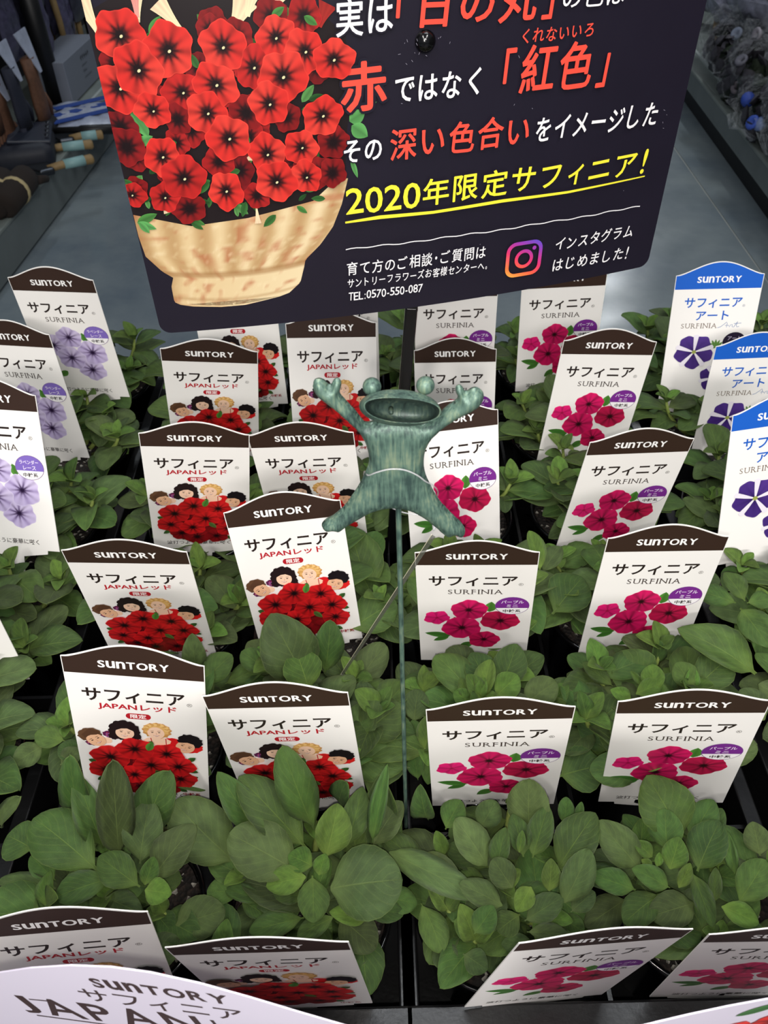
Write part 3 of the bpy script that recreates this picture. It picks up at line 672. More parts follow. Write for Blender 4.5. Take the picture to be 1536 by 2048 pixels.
# grey display box with a few lines of print
p = side_point(FL, 168, 190, .16); p.z = max(p.z, .125 + .12)
t = thing('display_box', 'grey box with faint dark print standing behind the white and blue pack', 'box', None, place(FL, Vector((p.x, .20, .215)), 0))
bm = bmesh.new(); box(bm, (0, 0, 0), (.42, .14, .15), None, .003); part('box', mesh_of('box', bm, M_GREYC), t)
a = Art(.05); a.z = .2
for r_, (y0, wd, h) in enumerate(((40, 110, 22), (14, 60, 9), (-6, 40, 11), (-28, 84, 9))):
    n = int(wd / h * 1.1); q = random.Random(r_)
    for k in range(n):
        x = -20 + k * h; a.stroke([(x, y0), (x + h * .7, y0 + q.uniform(-.3, .5) * h)], h * .18, (30, 32, 40)); a.stroke([(x + h * .3, y0 - h * .4), (x + h * .35, y0 + h * .4)], h * .16, (30, 32, 40))
m = a.mesh('print_lines'); part('print_lines', m, t, Matrix(((-1, 0, 0, 0), (0, 0, -1, -.0712), (0, 1, 0, 0), (0, 0, 0, 1))) if False else Matrix(((1, 0, 0, 0), (0, 0, -1, -.0712), (0, 1, 0, 0), (0, 0, 0, 1))))
# hand brushes hanging with their white bristles down
for i in range(4):
    px = 146 + i * 17; p = side_point(FL, px, 146 - i * 2, .26)
    t = thing('hand_brush', ['nearest', 'second nearest', 'second farthest', 'farthest'][i] + ' of four hanging brushes with white bristles and dark red blocks', 'brush', 'hand brushes on the left shelf', place(FL, p))
    vs, fs = lathe([(.052, -.07), (.048, -.02), (.030, .05), (.026, .06)], 18); vs = [(x, y * .6, z) for x, y, z in vs]; part('bristles', pydata('bristles', vs, fs, M_BRIST, True), t)
    bm = bmesh.new(); box(bm, (0, 0, .085), (.07, .045, .055), None, .01); part('block', mesh_of('block', bm, M_REDB), t)
    part('handle', profile_tube('handle', [(0, 0, .10), (0, 0, .2), (0, .01, .34), (0, .012, .36)], [.012, .013, .014, .008], M_WOOD if i % 2 == 0 else M_POST), t)
# long tan handles and a black post
for i, (px, y0, y1, m, w_) in enumerate(((103, 118, 36, M_WOOD, .016), (128, 104, 20, plain('dark_handle', (70, 56, 48), .6), .012), (145, 96, 8, M_WOOD, .013), (68, 84, 14, plain('grey_violet_tube', (120, 122, 156), .4), .008), (45, 72, 20, plain('grey_tube', (110, 116, 140), .4), .008))):
    a_ = side_point(FL, px + 5, y0, .33); b_ = side_point(FL, px - 3, y1, .36)
    t = thing('hanging_broom', ['broad tan wooden tool handle hanging at the upper left', 'dark brown tool handle hanging between two tan ones', 'slim tan wooden tool handle close to the signboard edge', 'violet-grey slim tool tube at the upper left', 'short grey tool tube nearest the left edge'][i], 'broom', None, FL)
    part('shaft', tube_mesh('shaft', [a_, b_], w_, m, 10), t); part('cap', tube_mesh('cap', [b_, b_ + (b_ - a_).normalized() * .05], w_ * 1.35, M_POST, 10), t)
a_ = side_point(FL, 118, 212, .20); b_ = side_point(FL, 84, 84, .20); t = thing('black_post', 'thick black upright post at the left shelf front', 'post', None, FL)
d = b_ - a_; part('post', tube_mesh('post', [(a_.x, a_.y, .125), (a_.x - .01, a_.y, b_.z + .35)], .034, M_POST, 12), t); part('foot', tube_mesh('foot', [(a_.x, a_.y, .125), (a_.x, a_.y, .14)], .05, M_POST, 14), t)
# leather gloves on hanging cards
for i, (px, py, s_) in enumerate(((76, 190, 1.0), (12, 250, 1.05), (38, 205, .9), (-20, 215, .9))):
    p = side_point(FL, px, py, .12 + .05 * (i % 2)); t = thing('leather_glove', ['brown leather glove hanging beside the black post on the left', 'brown leather glove hanging at the left picture edge', 'dark blue hanging glove between two brown leather ones', 'brown leather glove hanging just outside the left edge'][i], 'glove', None, place(FL, p, 0) @ Matrix.Scale(s_, 4))
    mm = M_LEATHER if i != 2 else plain('navy_cloth', (28, 32, 48), .8, bump=.5, bscale=60)
    vs, fs = tube([(0, 0, .12), (0, 0, .05), (0, 0, -.03), (0, 0, -.09)], [.05, .042, .05, .046], 14); vs = [(x, y * .4, z) for x, y, z in vs]; part('palm', pydata('palm', vs, fs, mm, True), t)
    for k in range(4): part('finger', profile_tube('finger', [((k - 1.5) * .024, 0, -.08), ((k - 1.5) * .028, 0, -.14), ((k - 1.5) * .03, 0, -.17)], [.013, .012, .005], mm), t)
    part('thumb', profile_tube('thumb', [(.04, 0, -.01), (.07, 0, -.05), (.075, 0, -.09)], [.014, .013, .006], mm), t)
    bm = bmesh.new(); vs_ = [bm.verts.new(q) for q in ((-.05, 0, .20), (.055, 0, .20), (.025, -.03, .07), (.005, -.03, .07))]; f = bm.faces.new(vs_); r = bmesh.ops.extrude_face_region(bm, geom=[f])
    for q in r['geom']:
        if isinstance(q, bmesh.types.BMVert): q.co.y += .004
    part('hang_card', mesh_of('hang_card', bm, M_WHITEP), t)
# packets hanging above
for i in range(9):
    px = -30 + i * 22; py = (30, 4, 40, 10, -20, 62, -6, 20, -30)[i]; p = side_point(FL, px, py, .30 - .03 * (i % 3))
    t = thing('hanging_packet', ('violet-grey packet' if i % 2 else 'dark grey packet') + ' hanging in the upper left corner, ' + ('first', 'second', 'third', 'fourth', 'fifth', 'sixth', 'seventh', 'eighth', 'ninth')[i] + ' from the left', 'packet', 'packets hanging on the left shelf', place(FL, p, 0, math.pi / 2)); q = random.Random(i)
    c = q.choice(((74, 72, 96), (58, 58, 72), (92, 88, 118), (40, 38, 48))); part('wrapping', pillow('wrapping', .17, .26, .05, plain('packet_film', c, .3, .6, bump=.7, bscale=50, var=.5), i + 20), t)
    bm = bmesh.new(); box(bm, (0, .15, 0), (.14, .05, .006)); part('header', mesh_of('header', bm, plain('packet_header', [int(v * 1.3) for v in c], .5)), t)

# ---- right side: flowers and plants wrapped in clear film
def film():
    m, N, L, b = nt('clear_wrap'); b.inputs['Base Color'].default_value = (.55, .6, .65, 1); b.inputs['Roughness'].default_value = .10
    b.inputs['Specular IOR Level'].default_value = 1.0; b.inputs['Alpha'].default_value = .22
    tc = N.new('ShaderNodeTexCoord'); nz = N.new('ShaderNodeTexNoise'); nz.inputs['Scale'].default_value = 40; nz.inputs['Detail'].default_value = 4; L.new(tc.outputs['Object'], nz.inputs['Vector'])
    bp = N.new('ShaderNodeBump'); bp.inputs['Distance'].default_value = .05; L.new(nz.outputs['Fac'], bp.inputs['Height']); L.new(bp.outputs[0], b.inputs['Normal']); return m
M_FILM = film(); M_DGREEN = plain('dark_wrapped_foliage', (40, 52, 36), .6, bump=.7, bscale=40, var=.7); M_DGREY = plain('dark_wrapped_paper', (64, 62, 70), .6, bump=.7, bscale=40, var=.6)
TUFT = [pillow('leaf_tuft', .035, .11, .014, M_DGREEN, 3, 5), pillow('leaf_tuft', .04, .10, .02, M_DGREY, 5, 5), pillow('leaf_tuft', .03, .12, .02, M_DGREEN, 6, 5)]
def bundle(F, p, rz, tilt, cols, label, sc, seed):
    rg = random.Random(seed); t = thing('wrapped_flower_bundle', label, 'flower bundle', None, place(F, p, rz) @ Matrix.Rotation(tilt, 4, 'Y') @ Matrix.Scale(sc, 4))
    vs, fs = lathe([(.02, -.14), (.03, -.08), (.05, .0), (.075, .08), (.09, .12)], 26)
    vs = [(x * (1 + .16 * math.sin(k % 26 * 1.7 + seed)), y * (1 + .16 * math.sin(k % 26 * 2.3)), z + (.02 * math.sin(k % 26 * 2.9) if z > .1 else 0)) for k, (x, y, z) in enumerate(vs)]
    part('wrap', pydata('wrap', vs, fs, M_FILM, True), t)
    for k in range(14):
        a = k * 2.4; r = .016 * math.sqrt(k) + .008; part('leaf_tuft', TUFT[k % 3], t, Matrix.Translation((r * math.cos(a), r * math.sin(a), .035 + .03 * math.sin(k * 2))) @ Matrix.Rotation(a + math.pi / 2, 4, 'Z') @ Matrix.Rotation(1.2, 4, 'X'))
    for k, c in enumerate(cols):
        a = k * 2.2 + seed; vs, fs = lathe([(.001, 0), (.018, .008), (.030, .022), (.026, .03), (.012, .024), (.001, .018)], 14)
        part('bloom', pydata('bloom', vs, fs, plain('bloom_petals', c, .6, var=.3, bscale=60), True), t, Matrix.Translation((.045 * math.cos(a), .045 * math.sin(a), .085 + .010 * k)) @ Matrix.Rotation(.4 + k, 4, 'X') @ Matrix.Scale(.75, 4))
    part('stalks', tube_mesh('stalks', [(0, 0, -.16), (0, 0, -.02)], .012, M_DGREEN, 7), t)
G1, G2, G3 = [(92, 92, 104)], [(120, 112, 120)], [(70, 72, 80), (150, 146, 156)]
RB = [((1428, 236), .07, .95, [(60, 92, 190), (74, 104, 206), (40, 70, 160), (130, 150, 200)], 'film-wrapped bundle with blue at its tip, nearest the signboard on the right'),
      ((1470, 226), .10, .8, [(214, 190, 96)], 'film-wrapped bundle with one pale yellow bloom on the right shelf'),
      ((1500, 322), .07, .9, [(206, 190, 40), (196, 84, 34), (210, 196, 60)], 'film-wrapped bundle with yellow and orange blooms at the right'),
      ((1530, 205), .10, .95, [(190, 70, 150), (180, 60, 130)], 'film-wrapped bundle with magenta blooms at the right edge'),
      ((1545, 290), .14, .9, [(210, 210, 220)], 'film-wrapped bundle with a white bloom at the right edge'),
      ((1418, 160), .12, .9, G1, 'dark film-wrapped bundle just above the blue one'), ((1465, 165), .14, .9, G2, 'dull film-wrapped bundle above the pale yellow bloom'),
      ((1515, 130), .16, 1.0, G3, 'film-wrapped bundle with grey blooms above the magenta one'), ((1556, 380), .08, .95, [(140, 60, 70)], 'film-wrapped bundle with a dull red bloom, lowest at the right edge'),
      ((1430, 110), .20, .9, [(120, 130, 150)], 'grey film-wrapped bundle below the wooden stick'), ((1490, 262), .12, .85, G1, 'very dark wrapped bundle between the blue and the magenta blooms'),
      ((1452, 282), .05, .75, G3, 'low film-wrapped bundle at the shelf front below the blue one'), ((1540, 340), .05, .8, G2, 'film-wrapped bundle at the shelf front right of the yellow and orange one'),
      ((1480, 100), .24, 1.0, G1, 'dark film-wrapped bundle under the pale plastic sleeves'), ((1545, 90), .26, 1.0, G2, 'dull film-wrapped bundle at the top right edge')]
for i, ((px, py), dep, sc, cols, lab) in enumerate(RB):
    p = deck_point(FR, px, py, .172 + .07 + .05 * (i % 2)); p.y = max(.05, p.y - .05); bundle(FR, p, -.75 + .3 * (i % 4), 1.05 - .2 * (i % 3), cols, lab, sc * 1.1, i)
M_SLV = plain('pale_sleeve', (140, 142, 160), .25, .8, bump=.9, bscale=30, var=.6)
for i, (px, py, sx) in enumerate(((1448, 26, .22), (1500, 22, .24), (1540, 44, .24), (1415, -6, .22))):
    p = side_point(FR, px, py, .10 + .03 * i); t = thing('plastic_sleeve', ['crumpled pale plastic sleeve right of the wooden stick', 'crumpled pale plastic sleeve in the middle of the top right corner', 'crumpled pale plastic sleeve lowest at the top right edge', 'crumpled pale plastic sleeve behind the signboard edge'][i], 'plastic sleeve', None, place(FR, p, .3 * i, .9 + math.pi / 2)); part('sheet', pillow('sheet', sx, .22, .06, M_SLV, i + 50), t)
a_ = side_point(FR, 1428, 82, .1); b_ = side_point(FR, 1438, 22, .1); t = thing('wooden_stick', 'short tan wooden stick upright near the signboard edge, upper right', 'stick', None, FR); part('stick', tube_mesh('stick', [a_, b_], .014, M_WOOD, 8), t)
# ------------------------------------------------------------------ bench, trays, pots
BENCH = CZ - 0.535
t = thing('display_bench', 'black steel bench that carries the trays of petunias', 'bench', None, Matrix.Translation((0, .39, 0)))
bm = bmesh.new(); box(bm, (0, 0, BENCH - .016), (1.30, .78, .03), None, .004); part('bench_top', mesh_of('bench_top', bm, plain('bench_black', (16, 16, 18), .7)), t)
for sx in (-1, 1):
    for sy in (-1, 1):
        bm = bmesh.new(); box(bm, (sx * .6, sy * .35, (BENCH - .031) / 2), (.04, .04, BENCH - .031), None, .004); part('leg', mesh_of('leg', bm, M_POST), t)
for sy in (-1, 1): bm = bmesh.new(); box(bm, (0, sy * .375, BENCH - .06), (1.2, .02, .055)); part('apron', mesh_of('apron', bm, M_POST), t)
COLX = (-.372, -.272, -.145, -.045, .058, .160, .285, .385); ROWY = (.162, .26, .36, .46, .56, .66)
ZR, ZS = CZ - .446, CZ - .455           # pot rim and soil
def tray_mesh(x0, x1, y0, y1):
    bm = bmesh.new(); zt = ZR - .012; h = .052; cx, cy, sx, sy = (x0 + x1) / 2, (y0 + y1) / 2, x1 - x0, y1 - y0; th = .0024
    box(bm, (cx, cy, BENCH + .003), (sx, sy, .003))
    for x in (x0, x1): box(bm, (x, cy, (BENCH + zt) / 2), (th, sy, zt - BENCH)); box(bm, (x, cy, zt), (.009, sy + .009, .003), None, .001)
    for y in (y0, y1): box(bm, (cx, y, (BENCH + zt) / 2), (sx, th, zt - BENCH)); box(bm, (cx, y, zt), (sx + .009, .009, .003), None, .001)
    xm = (x0 + x1) / 2; box(bm, (xm, cy, zt - .022), (th, sy, .034))
    for k in range(1, 6): box(bm, (cx, y0 + k * sy / 6, zt - .022), (sx, th, .034))
    box(bm, (cx, y0 + .0018, zt + .006), (sx + .006, .0165, .0075), None, .0015)
    n = 26
    for k in range(n):
        box(bm, (x0 + (k + .5) * sx / n, y0 - .003, zt - .03), (.003, .006, .05))
    return mesh_of('tray', bm, M_BLACK)
tn = ('black plant tray at the left edge holding the lavender petunias', 'black plant tray left of the frog stake holding the red petunias', 'black plant tray right of the frog stake holding the cerise petunias', 'black plant tray at the right edge holding the star petunias')
for i in range(4):
    x0 = COLX[2 * i] - .051; x1 = COLX[2 * i + 1] + .051
    tag(part('plant_tray', tray_mesh(x0, x1, .106, .715)), tn[i], 'tray', 'black trays on the bench')
vs, fs = lathe([(.0330, -.079), (.0335, -.080), (.036, -.079), (.0445, -.004), (.0475, -.004), (.0478, .0), (.0462, .001), (.0445, -.001), (.0435, -.012)], 40)
vs = [(x * .945, y * .945, z) for x, y, z in vs]; fs.append(tuple(range(40))[::-1]); POT = pydata('pot', vs, fs, M_BLACKG, True)
def soil_mesh():
    vs, fs = [(0, 0, .001)], []; q = random.Random(4)
    for r_ in (.012, .024, .034, .0412):
        for k in range(30):
            a = 2 * math.pi * k / 30; vs.append((r_ * math.cos(a), r_ * math.sin(a), q.uniform(-.0016, .0016)))
    for k in range(30): fs.append((0, 1 + k, 1 + (k + 1) % 30))
    for j in range(3):
        for k in range(30): a = 1 + j * 30; fs.append((a + k, a + 30 + k, a + 30 + (k + 1) % 30, a + (k + 1) % 30))
    return pydata('soil', vs, fs, M_SOIL, True)
SOIL = soil_mesh()
# ------------------------------------------------------------------ leaves
def leaf_mesh(sd, a=1.15, b=.75, fold=.10, curl=.16, wave=.02, mat=None, pet=.10):
    rg = random.Random(sd); ts = (0, .06, .12, .22, .36, .52, .68, .82, .92, .975, 1.0); js = (-1, -.55, 0, .55, 1); top = []; uv = []
    p1, p2 = rg.uniform(0, 6), rg.uniform(0, 6)
    for t_ in ts:
        if t_ < pet: hw = .028
        else:
            q = (t_ - pet) / (1 - pet); hw = max(.028 * (1 - q), .5 * math.sin(math.pi * min(1, .02 + q * .98) ** a) ** b if q < .999 else 0.004)
        for j in js:
            y = hw * j; z = fold * abs(y) ** 1.4 * 1.6 - curl * (t_ - .15) ** 2 + (.05 * math.sin(math.pi * t_)) + wave * math.sin(9 * t_ + p1 + (2 if j > 0 else 0)) * abs(j)
            z += .012 * (1 - abs(j)) * -1.0
            top.append((t_, y, z)); uv.append((t_, .5 + .5 * j))
    n = len(top); th = .016; W_ = len(js)
    bot = [(x, y, z - th) for x, y, z in top]; vs = top + bot; uvs = uv + uv; fs = []
    for i in range(len(ts) - 1):
        for j in range(W_ - 1):
            q = i * W_ + j; fs.append((q, q + W_, q + W_ + 1, q + 1)); fs.append((n + q, n + q + 1, n + q + W_ + 1, n + q + W_))
        for j in (0, W_ - 1):
            q = i * W_ + j; f = (q, n + q, n + q + W_, q + W_); fs.append(f if j == 0 else f[::-1])
    me = bpy.data.meshes.new('leaf'); me.from_pydata(vs, [], fs); me.materials.append(mat or M_LEAF)
    ul = me.uv_layers.new(name='UV')
    for l in me.loops: ul.data[l.index].uv = uvs[l.vertex_index]
    for p in me.polygons: p.use_smooth = True
    me.update(); return me
LEAVES = [leaf_mesh(1, 1.1, .58), leaf_mesh(2, .95, .62, .22, .10), leaf_mesh(3, 1.2, .55, .05, .22, .03), leaf_mesh(4, 1.05, .66, .30, .30), leaf_mesh(5, 1.0, .52, .12, .05, .03, M_LEAF3, .06), leaf_mesh(8, 1.0, .62, .2, .2, .025, M_LEAF3)]
YOUNG = [leaf_mesh(6, 1.05, .62, .35, .12, .01, M_LEAF2, .05), leaf_mesh(7, .95, .68, .25, .22, .01, M_LEAF2, .05)]
TAGP = []
for k, p in TAGS.items():
    U, V, N_ = tag_axes(p); TAGP.append((Vector(p[:3]), U, V, N_))
def crosses(A, B, wd):
    for C_, U, V, N_ in TAGP:
        da, db = (A - C_).dot(N_), (B - C_).dot(N_)
        if min(da, db) > .0015 or max(da, db) < -.0015:
            continue
        s = 0 if abs(da - db) < 1e-6 else max(0, min(1, da / (da - db))); P = A + (B - A) * s - C_
        if abs(P.dot(U)) < .036 + wd * .4 and -.125 < P.dot(V) < .014: return True
    return False
def covers(B, lim=-.078):
    """a leaf tip that would stand in front of the printed upper part of a tag, seen from the lens"""
    for C_, U, V, N_ in TAGP:
        dn = B.dot(N_)
        if abs(dn) < 1e-5: continue
        s = C_.dot(N_) / dn
        if s > 1.0:
            P = B * s - C_
            if abs(P.dot(U)) < .036 and P.dot(V) > lim and P.dot(V) < .012: return True
    return False
def leaf_obj(parent, A, B, wd, nrm, mesh, ploc):
    d = B - A; L = d.length; x = d / L; z = (nrm - x * nrm.dot(x)).normalized(); y = z.cross(x)
    o = bpy.data.objects.new('leaf', mesh); COL.objects.link(o); o.parent = parent; A = A - ploc
    o.matrix_local = Matrix(((x.x * L, y.x * wd, z.x * L, A.x), (x.y * L, y.y * wd, z.y * L, A.y), (x.z * L, y.z * wd, z.z * L, A.z), (0, 0, 0, 1)))
    return o
def visible(P, m=140):
    c = [sum(P[i] * RW[i][j] for i in range(3)) for j in range(3)]
    if c[2] <= 0: return False
    u, v = 768 + 1600 * c[0] / c[2], 1024 + 1600 * c[1] / c[2]; return -m < u < 1536 + m and -m < v < 2048 + m
PLANTS = {}
colw = ('outer column at the far left', 'inner column of lavender petunias at the left', 'left column of red petunias', 'right column of red petunias', 'left column of cerise petunias', 'right column of cerise petunias', 'inner column of star petunias at the right', 'outer column at the far right')
roww = ('front row', 'second row', 'third row', 'fourth row', 'fifth row', 'last row')
def petunia(ci, ri, hero):
    x, y = COLX[ci], ROWY[ri]; rg = random.Random(ci * 31 + ri * 7 + 3)
    x += rg.uniform(-.003, .003); ploc = Vector((x, y, -.446)); pw = Vector((x, y, ZR))
    t = thing('potted_petunia', 'leafy petunia in a black pot, %s, %s' % (roww[ri], colw[ci]), 'potted plant', 'potted petunias without flowers', Matrix.Translation(pw))
    part('pot', POT, t); part('soil', SOIL, t, Matrix.Translation((0, 0, -.008))); PLANTS[(ci, ri)] = (t, ploc)
    shoots = [(rg.uniform(-.006, .006), rg.uniform(-.006, .006), rg.uniform(.026, .036))]
    ns = 6; a0 = rg.uniform(0, 6)
    for k in range(ns):
        a = a0 + 2 * math.pi * k / ns + rg.uniform(-.3, .3); r = rg.uniform(.026, .050); shoots.append((r * math.cos(a), r * math.sin(a), rg.uniform(.010, .036)))
    if hero: shoots = [(sx, sy, min(sh, .016)) for sx, sy, sh in shoots]
    cnt = 0
    for si, (sx, sy, sh) in enumerate(shoots):
        base = Vector((x + sx * .25, y + sy * .25, -.454)); tip = Vector((x + sx, y + sy, -.446 + sh)); mid = (base + tip) / 2 + Vector((sx * .25, sy * .25, -.003))
        def pt(t_): return base * (1 - t_) ** 2 + mid * 2 * t_ * (1 - t_) + tip * t_ * t_
        if crosses(base, tip, 0): continue
        pts = [pt(k / 5) - ploc for k in range(6)]; part('stem', tube_mesh('stem', pts, [.0022, .002, .0019, .0018, .0016, .0012], M_STEM, 6), t)
        az = rg.uniform(0, 6.28); spec = []
        for q, t_ in enumerate((.35, .55, .72, .84) if not hero else (.4, .7)):
            for s_ in (0, math.pi * .9): spec.append((t_, az + s_ + q * 1.35, rg.uniform(.027, .041), rg.uniform(.0, .55), 0))
        for q in range(4 if not hero else 2): spec.append((1.0, az + q * 1.75 + .6, rg.uniform(.012, .021), rg.uniform(.5, 1.1), 1))
        for t_, a, L, el, yg in spec:
            P = pt(t_)
            if not visible(P): continue
            d = Vector((math.cos(a) * math.cos(el), math.sin(a) * math.cos(el), math.sin(el)))
            for tr in range(3):
                B = P + d * L
                if not crosses(P, B, L * .6) and not covers(B, -.078 if ri < 3 else -.066): break
                L *= .72
                if tr == 1: d = (d + Vector((0, -.7, -.1))).normalized()
            else: continue
            if L < .009 or B.z < -.457: continue
            nrm = Vector((-math.cos(a) * math.sin(el) + rg.uniform(-.2, .2), -math.sin(a) * math.sin(el) + rg.uniform(-.25, .1), math.cos(el)))
            leaf_obj(t, P, B, L * rg.uniform(.56, .72), nrm, rg.choice(YOUNG if yg else LEAVES), ploc); cnt += 1
for ri in range(6):
    for ci in range(8):
        if not (visible(Vector((COLX[ci], ROWY[ri], -.42)), 230)): continue
        petunia(ci, ri, ri == 0 and ci in (2, 3, 4, 5))
# the large leaves that can be told apart in the photograph
def hero(key, bx, by, tx, ty, w_, zb=-.416, rise=None, ymax=None, young=False, lift=0.0, mesh=None):
    t, ploc = PLANTS[key]; ymax = ymax or {0: .205, 1: .300}.get(key[1], ploc.y + .048)
    rg = random.Random(int(bx * 7 + by * 13)); zb += lift
    A = at_z(bx, by, zb); ln = math.hypot(tx - bx, ty - by) * (A.dot(Vector((RW[0][2], RW[1][2], RW[2][2])))) / 1600
    up = (by - ty) / (math.hypot(tx - bx, ty - by) + 1e-6)
    if rise is None: rise = (.50 * up if up > 0 else .12 * up) * ln + .10 * ln
    zt = zb + rise; B = at_z(tx, ty, zt)
    if B.y > ymax: zt = at_z(tx, ty, -1).z * ymax / at_z(tx, ty, -1).y; B = at_z(tx, ty, zt)
    mid = (A + B) / 2; dep = mid.dot(Vector((RW[0][2], RW[1][2], RW[2][2]))); wd = w_ * dep / 1600 * 1.06
    nrm = (-mid).normalized() * .75 + Vector((rg.uniform(-.25, .25), rg.uniform(-.1, .1), .35))
    leaf_obj(t, A, B, wd, nrm, mesh or (rg.choice(YOUNG) if young else rg.choice(LEAVES)), ploc)
def crop(key, ox, oy, s, rows):
    for r in rows:
        bx, by, tx, ty, w_ = r[:5]; kw = r[5] if len(r) > 5 else {}
        hero(key, ox + bx / s, oy + by / s, ox + tx / s, oy + ty / s, w_ / s, **kw)
lo = dict(zb=-.432); lo2 = dict(zb=-.424); y_ = dict(young=True, lift=.006)
crop((2, 0), 0, 1500, 3.072, [(1430, 680, 1060, 320, 330, lo), (640, 610, 480, 200, 190, lo2), (520, 430, 410, 130, 170, lo2), (860, 560, 1000, 185, 250, lo2), (210, 610, 40, 520, 240, lo2),
    (340, 850, -10, 800, 120, lo), (340, 800, 185, 650, 130, lo), (1080, 1080, 1380, 980, 240, lo), (0, 470, 110, 290, 110, lo), (60, 1000, -40, 860, 150, lo), (250, 980, 30, 900, 160, lo),
    (730, 640, 690, 75, 220), (600, 740, 205, 400, 330), (860, 700, 910, 318, 235), (930, 800, 1175, 470, 225, dict(lift=.003)), (860, 840, 600, 650, 200, dict(lift=.005)), (700, 780, 320, 900, 180, dict(lift=.002)),
    (890, 860, 1045, 880, 150, y_), (890, 830, 945, 660, 110, y_), (700, 930, 760, 960, 120, lo2), (1000, 900, 900, 1000, 140, lo), (950, 1000, 1050, 1110, 150, lo), (640, 900, 860, 1000, 160, lo2), (1050, 700, 1190, 640, 80, lo)])
crop((3, 0), 400, 1500, 3.072, [(640, 1030, 300, 1110, 150, lo), (830, 1020, 600, 1140, 120, lo2), (400, 935, 155, 845, 105, lo), (860, 1030, 1080, 1220, 220, lo), (1060, 590, 1225, 315, 190, lo2), (860, 340, 860, 232, 150, lo2), (250, 920, 400, 1010, 110, lo), (250, 880, 40, 860, 150, lo),
    (1100, 900, 1330, 940, 150, lo), (1000, 980, 1250, 1000, 130, lo), (500, 960, 420, 1020, 90, lo),
    (330, 490, 140, 172, 185), (650, 600, 255, 170, 270), (700, 490, 520, 48, 235, dict(lift=.002)), (1060, 565, 1145, 108, 105), (900, 600, 1000, 245, 165), (590, 740, 178, 510, 330, dict(lift=.004)), (650, 780, 405, 830, 165, y_),
    (775, 655, 850, 335, 215, dict(lift=.004, young=True)), (800, 850, 1242, 790, 420, dict(lift=.004, mesh=LEAVES[4])), (690, 770, 700, 1050, 190, dict(lift=.004)), (690, 710, 545, 640, 150, y_), (730, 770, 770, 640, 100, y_), (1160, 625, 1700, 900, 185, dict(mesh=LEAVES[4])),
    (650, 900, 450, 880, 110, lo2)])
crop((4, 0), 860, 1560, 2.272, [(0, 420, -200, 250, 120, lo), (70, 225, 135, 92, 115, lo2), (230, 215, 300, 95, 115, lo2), (-30, 330, 138, 510, 130, dict(mesh=LEAVES[4])), (270, 400, 90, 300, 120, lo), (260, 470, 130, 440, 100, lo), (200, 700, 290, 575, 110), (60, 500, 190, 640, 130, lo), (-40, 560, 60, 770, 130, lo2), (100, 640, 250, 700, 120, lo),
    (260, 390, 118, 175, 150), (305, 410, 335, 222, 92), (450, 225, 448, -2, 185), (425, 350, 385, 162, 105), (465, 355, 535, 118, 115), (575, 410, 745, 150, 180), (610, 560, 725, 315, 140, dict(lift=.003)), (540, 505, 555, 362, 88, y_),
    (375, 490, 285, 358, 118, dict(lift=.003)), (330, 570, 135, 470, 115), (410, 610, 310, 680, 115), (430, 640, 602, 530, 115), (440, 690, 632, 700, 80), (460, 485, 395, 595, 90, y_), (405, 330, 420, 230, 40, y_), (640, 600, 745, 505, 95), (590, 620, 700, 690, 90, lo), (650, 420, 920, 470, 110, lo2),
    (20, 740, 110, 860, 120, lo), (150, 790, 260, 860, 110, lo2), (480, 760, 330, 740, 90, lo)])
crop((5, 0), 860, 1560, 2.272, [(610, 205, 622, 80, 72, lo2), (665, 190, 690, 100, 40, lo2), (1000, 305, 890, 165, 100, lo), (890, 540, 715, 660, 140, lo), (1000, 660, 1240, 700, 150, lo), (1500, 345, 1470, 195, 115, lo2), (1250, 290, 1330, 130, 80, lo), (1330, 660, 1536, 720, 120, lo), (1390, 440, 1350, 250, 60), (1250, 700, 1180, 560, 110, lo),
    (1150, 260, 1000, -5, 240, dict(mesh=LEAVES[3])), (1180, 270, 1290, 90, 130), (960, 410, 775, 195, 160), (1080, 330, 1065, 135, 150), (1090, 405, 1135, 262, 112, y_), (1215, 415, 1315, 182, 170), (1010, 350, 935, 278, 70, y_), (1090, 490, 925, 400, 100, dict(lift=.004)), (935, 500, 745, 430, 110),
    (1040, 520, 885, 640, 140), (1200, 560, 1000, 620, 150), (1190, 415, 1285, 655, 90, dict(lift=.004)), (1130, 490, 1185, 380, 60, y_), (1325, 575, 1500, 650, 100, dict(young=True)), (1400, 560, 1530, 365, 150), (1030, 395, 1045, 330, 36, y_), (960, 360, 1010, 400, 40, y_), (1290, 560, 1300, 400, 60)])
